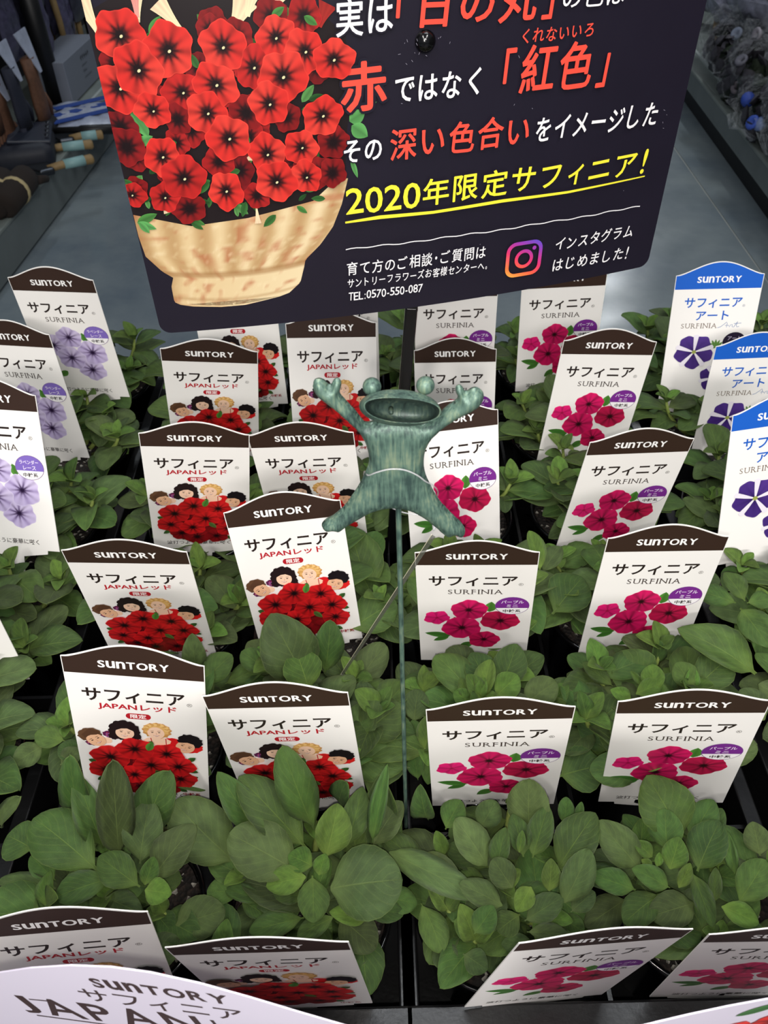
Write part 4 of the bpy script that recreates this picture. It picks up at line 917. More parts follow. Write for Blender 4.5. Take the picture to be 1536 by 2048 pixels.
# second row: leaves that lean over the front tags
for k, r in [((3, 0), (735, 1592, 792, 1472, 96, dict(zb=-.436, ymax=.27, rise=.002))), ((3, 0), (700, 1560, 712, 1490, 60, dict(zb=-.438, ymax=.25, rise=.0))), ((4, 0), (856, 1640, 838, 1588, 46, lo)), ((3, 0), (780, 1640, 760, 1560, 60, lo)), ((4, 1), (838, 1500, 826, 1440, 40, lo)), ((4, 1), (836, 1560, 828, 1510, 34, lo)), ((3, 0), (770, 1680, 790, 1620, 50, lo)),
             ((3, 1), (614, 1364, 545, 1238, 112)), ((3, 1), (618, 1378, 592, 1300, 75, y_)), ((3, 1), (650, 1345, 662, 1250, 60)), ((2, 1), (540, 1345, 484, 1302, 46)), ((2, 1), (405, 1368, 460, 1308, 56)), ((2, 1), (392, 1342, 384, 1276, 46)), ((3, 1), (450, 1368, 525, 1333, 42, lo2)),
             ((3, 1), (712, 1478, 728, 1405, 55, lo2)), ((3, 1), (705, 1470, 745, 1420, 60, lo2)), ((3, 1), (715, 1478, 800, 1408, 92, lo2)), ((4, 1), (828, 1442, 836, 1378, 52, lo2)), ((4, 1), (1000, 1378, 1035, 1288, 66)), ((4, 1), (978, 1372, 944, 1306, 60)), ((4, 1), (945, 1352, 893, 1300, 70, lo2)),
             ((4, 1), (965, 1396, 980, 1318, 42, y_)), ((4, 1), (992, 1392, 1036, 1350, 52, y_)), ((4, 1), (1050, 1408, 1112, 1362, 60)), ((4, 1), (942, 1406, 908, 1382, 34, y_)), ((4, 1), (905, 1378, 812, 1355, 44, lo)), ((4, 1), (940, 1400, 920, 1356, 24, y_)),
             ((5, 1), (1302, 1378, 1238, 1308, 92, lo2)), ((5, 1), (1306, 1382, 1306, 1328, 44, y_)), ((5, 1), (1386, 1380, 1356, 1325, 50)), ((5, 1), (1388, 1378, 1460, 1312, 74)), ((5, 1), (1512, 1348, 1378, 1254, 78)), ((5, 1), (1226, 1372, 1168, 1326, 30)), ((5, 1), (1228, 1432, 1138, 1380, 72, lo)),
             ((5, 1), (1262, 1402, 1224, 1378, 30, y_)), ((5, 1), (1272, 1388, 1322, 1366, 36, y_)), ((5, 1), (1285, 1372, 1262, 1342, 14, y_)), ((5, 1), (1226, 1500, 1158, 1440, 58, lo)), ((4, 1), (1118, 1552, 1206, 1528, 88, lo)), ((5, 1), (1530, 1440, 1480, 1380, 60, lo2)), ((4, 1), (1122, 1480, 1160, 1420, 60, lo)),
             ((2, 1), (84, 1492, 28, 1526, 46)), ((2, 1), (130, 1482, 68, 1468, 44)), ((2, 1), (162, 1512, 116, 1492, 42)), ((2, 1), (120, 1530, 160, 1500, 40)),
             ((4, 2), (1105, 1228, 1166, 1150, 86, lo2)), ((5, 2), (1472, 1206, 1400, 1180, 42)), ((5, 2), (1480, 1216, 1540, 1292, 60)), ((5, 2), (1490, 1202, 1454, 1144, 40)), ((5, 2), (1494, 1206, 1545, 1196, 36)), ((4, 2), (1080, 1140, 1060, 1060, 34, y_)), ((4, 2), (1085, 1145, 1120, 1090, 42)),
             ((3, 2), (650, 1150, 600, 1060, 80, lo)), ((3, 2), (740, 1190, 700, 1060, 90, lo)), ((3, 2), (700, 1260, 790, 1200, 80, lo))]:
    if k in PLANTS: hero(k, *r[:5], **(r[5] if len(r) > 5 else {}))
# ------------------------------------------------------------------ the bent signboard on its black pole
BZ = CZ - .243
BC = (0.48232578, 0.20404823, 0.4244195)
_n = 400; _x0, _x1 = -.1273, .1736
_xs = [_x0 + (_x1 - _x0) * i / (_n - 1) for i in range(_n)]; _ys = [BC[0] * x * x + BC[1] * x + BC[2] for x in _xs]; _ss = [0.0]
for i in range(1, _n): _ss.append(_ss[-1] + math.hypot(_xs[i] - _xs[i - 1], _ys[i] - _ys[i - 1]))
STEP = .010
def plan(s):
    s = max(-.02, min(_ss[-1] + .02, s))
    if s <= 0: i = 0
    elif s >= _ss[-1]: i = _n - 2
    else:
        lo_, hi = 0, _n - 1
        while hi - lo_ > 1:
            m = (lo_ + hi) // 2
            if _ss[m] <= s: lo_ = m
            else: hi = m
        i = lo_
    f = (s - _ss[i]) / (_ss[i + 1] - _ss[i]); return Vector((_xs[i] + (_xs[i + 1] - _xs[i]) * f, _ys[i] + (_ys[i + 1] - _ys[i]) * f, 0))
KN = [plan(k * STEP) for k in range(-1, 33)]
def knn(k):
    a, b = KN[max(k, 0)], KN[min(k + 2, len(KN) - 1)]; d = (b - a).normalized(); return Vector((d.y, -d.x, 0))
def bend(s, v, z):                    # metres along the board, above its lower edge, in front of its face
    k = int(math.floor(s / STEP)); f = s / STEP - k; k = max(-1, min(31, k))
    p = KN[k + 1] * (1 - f) + KN[k + 2] * f; n_ = knn(k) * (1 - f) + knn(k + 1) * f
    return Vector((p.x, p.y, BZ + v)) + n_ * z
def bent(me):
    bm = bmesh.new(); bm.from_mesh(me)
    for k in range(0, 32):
        bmesh.ops.bisect_plane(bm, geom=bm.verts[:] + bm.edges[:] + bm.faces[:], dist=1e-7, plane_co=(k * STEP, 0, 0), plane_no=(1, 0, 0))
    for v in bm.verts: v.co = bend(*v.co)
    bm.to_mesh(me); bm.free(); return me
BW, BH = 307.5, 210.0
def rounded(x0, y0, x1, y1, r):
    o = []
    for cx, cy, a in ((x1 - r, y1 - r, 0), (x0 + r, y1 - r, 90), (x0 + r, y0 + r, 180), (x1 - r, y0 + r, 270)):
        for k in range(7): t_ = math.radians(a + 15 * k); o.append((cx + r * math.cos(t_), cy + r * math.sin(t_)))
    return o
SB = thing('hanging_signboard', 'dark navy signboard with a potted red petunia and handwriting, on a black pole', 'signboard')
bm = bmesh.new(); pv = [bm.verts.new((x * .001, y * .001, 0)) for x, y in rounded(1.5, 0, BW, BH, 6)]; f = bm.faces.new(pv); r = bmesh.ops.extrude_face_region(bm, geom=[f])
for q in r['geom']:
    if isinstance(q, bmesh.types.BMVert): q.co.z -= .0009
bmesh.ops.recalc_face_normals(bm, faces=bm.faces); me = bpy.data.meshes.new('panel'); bm.to_mesh(me); bm.free(); me.materials.append(M_NAVY); me.materials.append(M_EDGE)
for p in me.polygons:
    if abs(p.normal.z) < .5: p.material_index = 1
part('panel', bent(me), SB)
# the photograph printed on it
a = Art(.010); a.z = .05
q = random.Random(11)
def pot_p(u, v):            # v: 0 foot, 1 rim
    Lx = [(0, 14.5), (.10, 12.8), (.22, 13), (.30, 15), (.36, 10), (.50, 3.0), (.7, 1.6), (1, 1.6)]; Rx = [(0, 62), (.06, 76), (.16, 84), (.30, 87), (.36, 88), (.48, 97), (.62, 104.5), (.8, 110), (1, 114)]
    def ip(T):
        for i in range(len(T) - 1):
            if v <= T[i + 1][0]: f = (v - T[i][0]) / (T[i + 1][0] - T[i][0]); return T[i][1] + (T[i + 1][1] - T[i][1]) * f
        return T[-1][1]
    x0, x1 = ip(Lx), ip(Rx)
    if v < .06: x0 = 38 + (x0 - 38) * math.sqrt(v / .06); x1 = 52 + (x1 - 52) * math.sqrt(v / .06)
    y = 14 + 66 * v - (1 - (2 * u - 1) ** 2) * 4.5 * (1 - v) * (v > .05)
    return (x0 + (x1 - x0) * u, y)
_pn = [[q.random() for _ in range(60)] for _ in range(60)]
def _nz(u, v):
    x, y = u * 22 % 58, v * 20 % 58; i, j = int(x), int(y); fx, fy = x - i, y - j
    return (_pn[i][j] * (1 - fx) + _pn[i + 1][j] * fx) * (1 - fy) + (_pn[i][j + 1] * (1 - fx) + _pn[i + 1][j + 1] * fx) * fy
def pot_c(u, v):
    base = (206, 176, 128); hi = (232, 216, 178); sh = (150, 108, 66); red = (170, 96, 64)
    fl = .5 + .5 * math.cos((u * 6.2 - .5) * 2 * math.pi * (1 if v > .34 else .0)); c = seg(base, hi, .6 * fl * (.3 + .9 * u)); c = seg(c, sh, .42 * (1 - fl) * (v > .34)); nn = _nz(u, v); n2 = _nz(u * 2.3 + .2, v * 2.1 + .3)
    if nn > .62: c = seg(c, red, (nn - .62) * 1.9)
    if n2 > .6: c = seg(c, hi, (n2 - .6) * 1.4)
    if .30 < v < .36: c = seg(c, sh, .55)
    if .84 < v < .88: c = seg(c, red, .5)
    if .10 < v < .14: c = seg(c, sh, .35)
    if u < .08: c = seg(c, sh, .4 * (1 - u / .08))
    return c
a.grid(64, 40, pot_p, pot_c)
a.poly([(1.6, 70), (30, 62), (60, 64), (95, 70), (113, 84), (114, 100), (118, 120), (116, 146), (100, 160), (60, 166), (20, 168), (1.6, 160)], (28, 20, 22))
GR = (76, 138, 66)
for k in range(62):
    x = q.uniform(4, 112); y = q.choice((q.uniform(62, 86), q.uniform(86, 160))); t_ = q.uniform(0, 6.28); l = q.uniform(5, 10)
    if x + l * math.cos(t_) < 2.2: t_ = 0
    c = q.choice((GR, (58, 110, 52), (96, 158, 84), (40, 84, 40))); a.leafp(x, y, x + l * math.cos(t_), y + l * math.sin(t_), l * .42, c)
for (x, y, x1, y1, wd) in ((3, 66, 14, 70, 4.5), (3, 66, 12, 62, 4), (4, 66, 8, 60, 3.6), (8, 110, 16, 118, 6), (10, 104, 20, 108, 5), (18, 108, 12, 120, 6), (116, 108, 124, 112, 7), (117, 106, 125, 100, 7.5), (116, 112, 121, 120, 5), (116, 90, 119, 80, 2.6), (124, 113, 130, 116, 2.2), (118, 118, 122, 124, 2), (44, 108, 56, 104, 5), (46, 112, 58, 110, 4), (50, 104, 56, 98, 4.4), (64, 76, 72, 72, 4), (60, 74, 66, 82, 4), (28, 150, 34, 158, 5), (56, 150, 50, 158, 5), (92, 152, 88, 160, 4), (98, 150, 104, 158, 4)):
    a.leafp(x, y, x1, y1, wd, q.choice((GR, (96, 168, 92))))
# pale trumpets and buds
def trumpet(x, y, ang, l, wd, c1=(238, 220, 178), c2=(206, 150, 130)):
    u = (math.cos(ang), math.sin(ang)); p = (-u[1], u[0])
    a.grid(6, 6, lambda s_, t_: (x + u[0] * l * t_ + p[0] * (s_ - .5) * wd * (.25 + .75 * t_ ** 1.6), y + u[1] * l * t_ + p[1] * (s_ - .5) * wd * (.25 + .75 * t_ ** 1.6)), lambda s_, t_: seg(c1, c2, .55 * abs(math.sin(s_ * 9)) * t_))
for T in ((6, 152, 1.9, 14, 9), (24, 156, 1.4, 12, 6), (42, 152, 2.2, 14, 9), (64, 150, 1.0, 15, 12), (72, 156, 1.2, 12, 9), (84, 158, .9, 12, 9), (70, 140, 2.7, 10, 7), (98, 150, 1.4, 9, 4), (36, 118, 3.0, 9, 3.6), (46, 108, 3.0, 9, 3.4), (65, 70, 4.7, 9, 3.4), (18, 78, 4.9, 8, 4), (71, 93, 2.9, 9, 3)): trumpet(*T)
trumpet(24, 158, 1.5, 14, 7, (214, 150, 140), (200, 70, 60)); trumpet(104, 150, 1.1, 10, 9, (160, 40, 34), (120, 24, 24))
RB_, RM, RD = (214, 46, 40), (184, 34, 32), (128, 20, 22)
FLW = [(37.9, 126.9, 9, 1), (107.3, 99.1, 8, 2), (105.8, 84, 7.5, 2), (33.3, 115.1, 7, 2), (3.8, 80.8, 7, 1), (31.1, 71.9, 8.5, 2), (19.7, 78.6, 8, 1), (6.8, 104, 9, 2), (66, 116, 8, 2), (9.8, 130.3, 11, 0), (83.6, 147.1, 9, 0), (72.1, 135.6, 9.5, 1), (96.6, 140.7, 9.5, 0), (59.2, 144.8, 10.5, 0), (15.1, 151.6, 11, 0),
       (34.9, 144.7, 11.5, 0), (19.7, 137.5, 12, 0), (53.8, 129.4, 10.5, 0), (109.6, 136.5, 10, 0), (85.1, 130.9, 11.5, 0), (77.5, 119.4, 9.5, 0), (47.8, 117.3, 9.5, 0), (22.7, 119.8, 8, 0), (102.7, 112.3, 10, 0), (22.7, 98.7, 9.5, 0), (73.7, 96.3, 9.5, 0), (91.2, 98.2, 8.5, 0), (56.1, 105.2, 10.5, 0),
       (31.1, 87.6, 10.5, 1), (50.8, 79.9, 9.8, 0), (92.2, 83.5, 8.5, 0), (76.7, 82.5, 10.5, 0)]
for k in range(46):
    x, y = q.uniform(4, 110), q.uniform(70, 156)
    if y < 82 and x > 95: continue
    if x > 100 and y > 146: continue
    a.flower(x, y, q.uniform(6.5, 9), q.choice((RD, (112, 18, 22), (160, 28, 28))), (22, 8, 12), k, .9, k, core=.34, star=.26, notch=.14, seed=k + 90, n=50)
    if k % 3 == 0: t_ = q.uniform(0, 6.28); a.leafp(x, y, x + 7 * math.cos(t_), y + 7 * math.sin(t_), 3.4, q.choice((GR, (58, 110, 52))))
for i, (x, y, r_, d) in enumerate(FLW):
    x = max(x, 1.8 + .2); b_ = (RB_, RM, RD)[d]; rr = r_ * 1.10
    if x - rr < 1.7: continue_x = True
    a.flower(x, y, min(rr, 40), b_, (24, 8, 12), i * 1.3, .92 + .06 * math.sin(i), i * .7, core=.29 if d < 2 else .38, star=.22, notch=.15, seed=i, stamen=(212, 206, 160) if d < 2 else None, veins=.45, light=(234, 78, 62) if d == 0 else None)
me = a.mesh('flower_picture')
bm = bmesh.new(); bm.from_mesh(me)          # trim the print at the panel's left edge
bmesh.ops.bisect_plane(bm, geom=bm.verts[:] + bm.edges[:] + bm.faces[:], dist=1e-7, plane_co=(.0018, 0, 0), plane_no=(-1, 0, 0), clear_outer=True)
bmesh.ops.bisect_plane(bm, geom=bm.verts[:] + bm.edges[:] + bm.faces[:], dist=1e-7, plane_co=(0, .1995, 0), plane_no=(0, 1, 0), clear_outer=True)
bm.to_mesh(me); bm.free(); part('flower_picture', bent(me), SB)
# handwriting
WH, RR, YE = (236, 234, 236), (232, 80, 64), (240, 230, 62); NV = (29, 25, 38)
a = Art(.010); a.z = 1.3
def hand(txt, x0, x1, y0, y1, col, bold=.012, halo=None, seed=0):
    # one character at a time, each a little off, as written by hand
    q = random.Random(seed + len(txt)); full = {'ー': (1, .12), '・': (.35, .35)}; cw = {'!': .45, '「': .5, '」': .5, '、': .5, '。': .4, ':': .35, '-': .45, '・': .5, '1': .6}
    ws = [cw.get(c, .62 if c.isascii() else (.8 if c in 'ィッ' else 1)) for c in txt]; k = (x1 - x0) / sum(ws); x = x0; h = y1 - y0
    for c, w_ in zip(txt, ws):
        vs, fs = glyph_mesh(c, 0.0); ha, hb = min(v[1] for v in vs), max(v[1] for v in vs); wa, wb = min(v[0] for v in vs), max(v[0] for v in vs)
        em = 1.0 if not c.isascii() else .74
        if c.isascii(): g0, g1 = ha / em, hb / em
        else: g0, g1 = (ha + .09) / .93, (hb + .09) / .93
        ww = min((wb - wa) / (.68 if c.isascii() else 1.0), 1.0) if w_ < .61 or not c.isascii() else .94
        cxx = x + w_ * k / 2; dy = q.uniform(-.03, .03) * h; hw = k * w_ * .94 * (ww if w_ >= .61 else min(1, ww * 1.6)) / 2
        ar = (cxx - hw, cxx + hw, y0 + g0 * h + dy, y0 + g1 * h + dy); ti = q.uniform(-.04, .05); r_ = bold * h * .68
        if halo: a.stamp(c, *ar, halo[1], r_ + halo[0] * h, .06, ti, 12)
        a.stamp(c, *ar, col, max(r_, .02), .06, ti, 8 if h > 9 else 5); x += w_ * k
HB = (.05, NV)
hand('実は', 111, 140, 145.5, 160.5, WH, .022, HB, 1); hand('「日の丸」', 138, 221, 146, 164, RR, .03, None, 2); hand('の色は', 222, 258, 148.5, 158, WH, .016, None, 3)
hand('赤', 111, 136.5, 112.5, 134, RR, .034, (.06, NV), 4); hand('ではなく', 138, 186, 114.5, 127.5, WH, .022, None, 5); hand('くれないいろ', 202, 243, 135.6, 142.2, RR, .02, None, 6)
hand('「紅色」', 193, 256, 112, 134, RR, .024, None, 7)
hand('その', 111, 133, 88, 100, WH, .024, HB, 8); hand('深い色合い', 135.5, 214, 87.5, 103, RR, .024, None, 9); hand('をイメージした', 215, 291, 87.5, 100.5, WH, .02, None, 10)
hand('2020年限定サフィニア!', 111.5, 291, 61.8, 76, YE, .022, None, 11)
a.stroke([(111, 57.5), (130, 58.4), (160, 57.6), (200, 58.8), (240, 58.2), (289.5, 60)], [1.0, 2.0, 1.6, 1.8, 1.4, .7], YE)
a.stroke([(110.5 + k * 3, 42.2 + .35 * math.sin(k * 1.1) + .2 * math.sin(k * .37)) for k in range(61)], .55, WH)
hand('育て方のご相談・ご質問は', 110, 193, 26.6, 34.4, WH, .012, None, 12); hand('サントリーフラワーズお客様センターへ。', 110, 194, 19.2, 24.8, WH, .012, None, 13); hand('TEL:0570-550-087', 110.5, 154.5, 11.4, 16.8, WH, .014, None, 14)
hand('インスタグラム', 235.5, 289, 24, 32, WH, .014, None, 15); hand('はじめました!', 235.5, 289, 10.5, 18.8, WH, .014, None, 16)
for k in range(26):
    x, y = q.choice(((q.uniform(140, 152), q.uniform(132, 142)), (q.uniform(292, 300), q.uniform(84, 96)), (q.uniform(160, 166), q.uniform(136, 144)), (q.uniform(120, 300), q.uniform(4, 140)))); l = q.uniform(.3, 1.4); t_ = q.uniform(0, 3); a.stroke([(x, y), (x + l * math.cos(t_), y + l * math.sin(t_))], .16, (150, 146, 160))
part('handwriting', bent(a.mesh('handwriting')), SB)
# camera pictogram
a = Art(.012); a.z = 1.3
def grad(x, y):
    t_ = (x - 206) / 23 * .35 + (y - 10) / 22 * .65
    st = [(0, (252, 196, 84)), (.25, (246, 110, 60)), (.5, (226, 56, 110)), (.75, (160, 58, 170)), (1.01, (84, 84, 206))]
    for i in range(4):
        if t_ <= st[i + 1][0]: return seg(st[i][1], st[i + 1][1], max(0, (t_ - st[i][0]) / (st[i + 1][0] - st[i][0])))
    return st[-1][1]
def rring(outer, inner): a.rings([(inner, [grad(*p) for p in inner]), (outer, [grad(*p) for p in outer])])
rring(rounded(206, 10.4, 229, 32.4, 6), rounded(208.2, 12.6, 226.8, 30.2, 4.2))
C_ = lambda r_, n=32: [(217.5 + r_ * math.cos(2 * math.pi * k / n), 21.4 + r_ * math.sin(2 * math.pi * k / n)) for k in range(n)]
rring(C_(5.9), C_(3.8)); dd = [(223.6 + 1.25 * math.cos(.4 * k), 27.4 + 1.25 * math.sin(.4 * k)) for k in range(15)]; a.poly(dd, grad(223, 27))
part('camera_pictogram', bent(a.mesh('camera_pictogram')), SB)
# black pin through the board
P = bend(.1543, .1406, 0); n_ = Vector((P.x - 0, P.y, 0)).normalized() * -1
vs, fs = lathe([(.0001, .0045), (.0022, .0043), (.0040, .0030), (.0050, .0010), (.0050, 0), (.0030, -.001), (.0030, -.006)], 24)
nn = knn(15); part('pin', pydata('pin', vs, fs, M_BLACKG, True), SB, Matrix.Translation(P + nn * .0006) @ nn.to_track_quat('Z', 'Y').to_matrix().to_4x4())
# pole
b0 = W3(at_z(781, 1112, -.462)); r_ = ray(823, 612); t0 = W3(r_ * (.4475 / r_.y)); dirp = (t0 - b0).normalized(); t1 = t0 + Vector((0, 0, 1)) * .16 + Vector((.002, .006, 0))
def flat_pole():
    bm = bmesh.new(); L = (t0 - b0).length; box(bm, (0, 0, L / 2), (.0078, .0046, L), None, .0012); me = mesh_of('pole', bm, M_BLACKG); me.transform(Matrix.Translation(b0) @ dirp.to_track_quat('Z', 'Y').to_matrix().to_4x4() if False else Matrix.Translation(b0) @ Vector((0, 0, 1)).rotation_difference(dirp).to_matrix().to_4x4()); return me
part('pole', flat_pole(), SB)
bm = bmesh.new(); L = .17; box(bm, (0, 0, L / 2 - .004), (.0078, .0046, L), None, .0012); me = mesh_of('pole_head', bm, M_BLACKG); me.transform(Matrix.Translation(t0)); part('pole_head', me, SB)
bm = bmesh.new(); box(bm, (t0.x + .003, t0.y - .004, P.z), (.012, .016, .006), None, .001); part('pin_bracket', mesh_of('pin_bracket', bm, M_BLACK), SB)

# ------------------------------------------------------------------ the two price boards at the very front, cut by the lower edge
M_LAV = plain('lavender_white_board', (214, 206, 222), .4)
def front_board(name, label, z0, pa, pb, outline_px, drop):
    A = at_z(*pa, z0); B = at_z(*pb, z0); u = (B - A); u.z = 0; u.normalize(); v = Vector((0, 0, 1)); n_ = u.cross(v)
    def uv(px, py):
        r = ray(px, py); s = A.dot(n_) / r.dot(n_); P = r * s - A; return (P.dot(u) * 1000, P.dot(v) * 1000)
    M = Matrix(((u.x, v.x, n_.x, A.x), (u.y, v.y, n_.y, A.y), (u.z, v.z, n_.z, A.z + CZ), (0, 0, 0, 1)))
    t = thing(name, label, 'signboard', None, M)
    top = [uv(*p) for p in outline_px]; zb = (BENCH - (A.z + CZ)) * 1000
    out = top + [(top[-1][0], zb), (top[0][0], zb)]
    bm = bmesh.new(); vv = [bm.verts.new((x * .001, y * .001, 0)) for x, y in out]; f = bm.faces.new(vv[::-1]); r = bmesh.ops.extrude_face_region(bm, geom=[f])
    for q in r['geom']:
        if isinstance(q, bmesh.types.BMVert): q.co.z -= .0005
    part('panel', mesh_of('panel', bm, M_LAV), t); return t, uv
t, uv = front_board('arched_price_board', 'large white arched board with dark lettering in the bottom left corner', -.275, (0, 1947), (600, 2028),
    [(-260, 2040), (-200, 2012), (-120, 1978), (-50, 1955), (0, 1946), (60, 1937), (140, 1932), (220, 1935), (300, 1946), (400, 1968), (500, 1996), (600, 2026), (690, 2052), (760, 2068), (840, 2078)], 0)
a = Art(.012); a.z = .05; DK = (60, 40, 40)
def on_line(fn, txt, p0, p1, h_px, col, **kw):
    x0, y0 = uv(*p0); x1, y1 = uv(*p1); xm, ym = uv(p0[0], p0[1] - h_px); h = ym - y0; L = math.hypot(x1 - x0, y1 - y0); an = math.atan2(y1 - y0, x1 - x0)
    b_ = Art(.012); b_.z = a.z; getattr(b_, fn)(txt, 0, L, 0, h, col, **kw); c, s_ = math.cos(an), math.sin(an); n = len(a.v); a.z = b_.z
    a.v += [(x0 + x * c - y * s_, y0 + x * s_ + y * c, z) for x, y, z in b_.v]; a.f += [tuple(i + n for i in f) for f in b_.f]; a.c += b_.c
on_line('letters', 'SunTORY', (190, 1974), (462, 2010), 17, DK, bold=.03, gap=.14)
on_line('fit', 'サフィニア', (172, 2000), (492, 2044), 22, DK, bold=.004)
on_line('letters', 'JAPAN', (56, 2024), (420, 2068), 30, DK, bold=.012, gap=.18, widths={'J': 1.7})
x0, y0 = uv(58, 1998); x1, y1 = uv(100, 2002); a.stroke([(x0, y0), (x1, y1)], 1.0, DK)
on_line('fit', 'レッド', (446, 2070), (620, 2090), 28, DK, bold=.01)
x0, y0 = uv(74, 2030); x1, y1 = uv(300, 2060); a.stroke([(x0, y0), (x1, y1), uv(420, 2076)], 1.1, DK)
part('lettering', a.mesh('lettering'), t)
t, uv = front_board('petunia_price_board', 'white-edged board with a red petunia photo in the bottom right corner', -.275, (1308, 2049), (1536, 2001), [(1180, 2078), (1308, 2047), (1380, 2030), (1460, 2013), (1536, 1999), (1640, 1984), (1740, 1984), (1840, 2000)], 0)
a = Art(.014); a.z = .05; q = random.Random(3)
x0, y0 = uv(1536, 2030)
for k in range(10):
    x, y = x0 - 34 + k * 9 + q.uniform(-3, 3), y0 - 8 - q.uniform(0, 16) - abs(k - 4) * 1.2; a.leafp(x, y, x + 9, y + 7, 6, (74, 128, 56))
px0, py0 = uv(1512, 2018); a.leafp(px0 - 6, py0 - 3, px0 + 10, py0 + 2, 7, (70, 124, 60))
for k, (dx, dy, r_) in enumerate(((-22, -22, 13), (-2, -24, 14), (18, -24, 14), (-12, -9, 10), (6, -8.5, 11), (22, -8, 11), (36, -16, 12))): a.flower(x0 + dx, y0 + dy, r_, (216, 44, 36), (26, 8, 12), k, .9, 0, core=.24, star=.25, seed=k + 60)
for r2 in range(6):
    for k in range(8): a.flower(x0 - 40 + k * 12 + 5 * (r2 % 2), y0 - 34 - r2 * 13, 9.5, (206 - 8 * (k % 3), 40, 34), (26, 8, 12), k + r2, .9, 0, core=.26, star=.25, seed=k + 10 * r2, n=50)
part('petunia_picture', a.mesh('petunia_picture'), t)
# ------------------------------------------------------------------ the metal frog on its stake
def patina(name, dark=False):
    m, N, L, b = nt(name); tc = N.new('ShaderNodeTexCoord'); mp = N.new('ShaderNodeMapping'); mp.inputs['Scale'].default_value = (1100, 1100, 110); L.new(tc.outputs['Object'], mp.inputs['Vector'])
    n1 = N.new('ShaderNodeTexNoise'); n1.inputs['Scale'].default_value = 1.0; n1.inputs['Detail'].default_value = 5; L.new(mp.outputs[0], n1.inputs['Vector'])
    n2 = N.new('ShaderNodeTexNoise'); n2.inputs['Scale'].default_value = 130; n2.inputs['Detail'].default_value = 4; L.new(tc.outputs['Object'], n2.inputs['Vector'])
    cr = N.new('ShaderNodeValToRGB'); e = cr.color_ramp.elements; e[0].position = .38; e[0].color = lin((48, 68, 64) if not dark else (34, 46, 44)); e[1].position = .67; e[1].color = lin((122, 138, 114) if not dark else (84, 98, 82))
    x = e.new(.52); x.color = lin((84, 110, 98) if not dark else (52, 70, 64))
    mx = N.new('ShaderNodeMath'); mx.operation = 'ADD'; hf = N.new('ShaderNodeMath'); hf.operation = 'MULTIPLY'; hf.inputs[1].default_value = .5; h2 = N.new('ShaderNodeMath'); h2.operation = 'MULTIPLY'; h2.inputs[1].default_value = .5
    L.new(n1.outputs['Fac'], hf.inputs[0]); L.new(n2.outputs['Fac'], h2.inputs[0]); L.new(hf.outputs[0], mx.inputs[0]); L.new(h2.outputs[0], mx.inputs[1]); L.new(mx.outputs[0], cr.inputs[0]); L.new(cr.outputs[0], b.inputs['Base Color'])
    b.inputs['Roughness'].default_value = .5; b.inputs['Metallic'].default_value = .25
    bp = N.new('ShaderNodeBump'); bp.inputs['Strength'].default_value = .35; bp.inputs['Distance'].default_value = .0006; L.new(n1.outputs['Fac'], bp.inputs['Height']); L.new(bp.outputs[0], b.inputs['Normal']); return m
M_PAT, M_PAT_SHADE = patina('green_patina'), patina('shaded_patina', True)  # second is the same patina darkened, shade of the mouth hollow put into colour
FY = .20913
FO = Vector((.00819, FY, CZ - .45))
def fpx(x, y):                       # point of the frog's upright plane, in metres from the foot of the stake
    r = ray(580 + x / 3.491, 700 + y / 3.491); P = W3(r * (FY / r.y)) - FO; return (P.x, P.z)
frog = thing('metal_garden_frog', 'green patina metal frog with raised arms on a thin garden stake', 'garden stake', None, Matrix.Translation(FO))
OUT = [(160, 235), (170, 205), (200, 198), (235, 210), (265, 240), (285, 250), (295, 225), (310, 200), (335, 195), (355, 210), (360, 240), (350, 275), (345, 300), (380, 340), (430, 395), (480, 450), (500, 480), (530, 515), (560, 505), (650, 480), (800, 480), (930, 505),
       (965, 500), (1020, 460), (1080, 410), (1130, 370), (1165, 345), (1172, 320), (1155, 290), (1155, 255), (1180, 240), (1205, 255), (1215, 285), (1228, 300), (1250, 282), (1275, 265), (1310, 262), (1345, 285), (1355, 320), (1345, 352), (1325, 385), (1280, 415), (1220, 445), (1150, 480), (1080, 530), (1010, 590), (965, 650), (940, 710), (933, 770), (935, 820),
       (950, 880), (980, 940), (1010, 1000), (1050, 1060), (1100, 1115), (1150, 1165), (1200, 1210), (1225, 1250), (1220, 1285), (1190, 1297), (1160, 1285), (1145, 1275), (1120, 1295), (1090, 1290), (1060, 1270), (1000, 1215), (940, 1170), (880, 1130), (820, 1105), (760, 1092), (700, 1090), (630, 1100), (560, 1125), (490, 1165), (430, 1200), (390, 1225),
       (360, 1250), (330, 1265), (315, 1250), (290, 1248), (260, 1258), (230, 1245), (218, 1215), (240, 1190), (290, 1170), (340, 1130), (390, 1080), (430, 1020), (470, 960), (510, 890), (540, 820), (555, 770), (545, 700), (525, 640), (495, 590), (460, 545), (410, 500), (360, 455), (300, 400), (240, 355), (190, 320), (165, 280)]
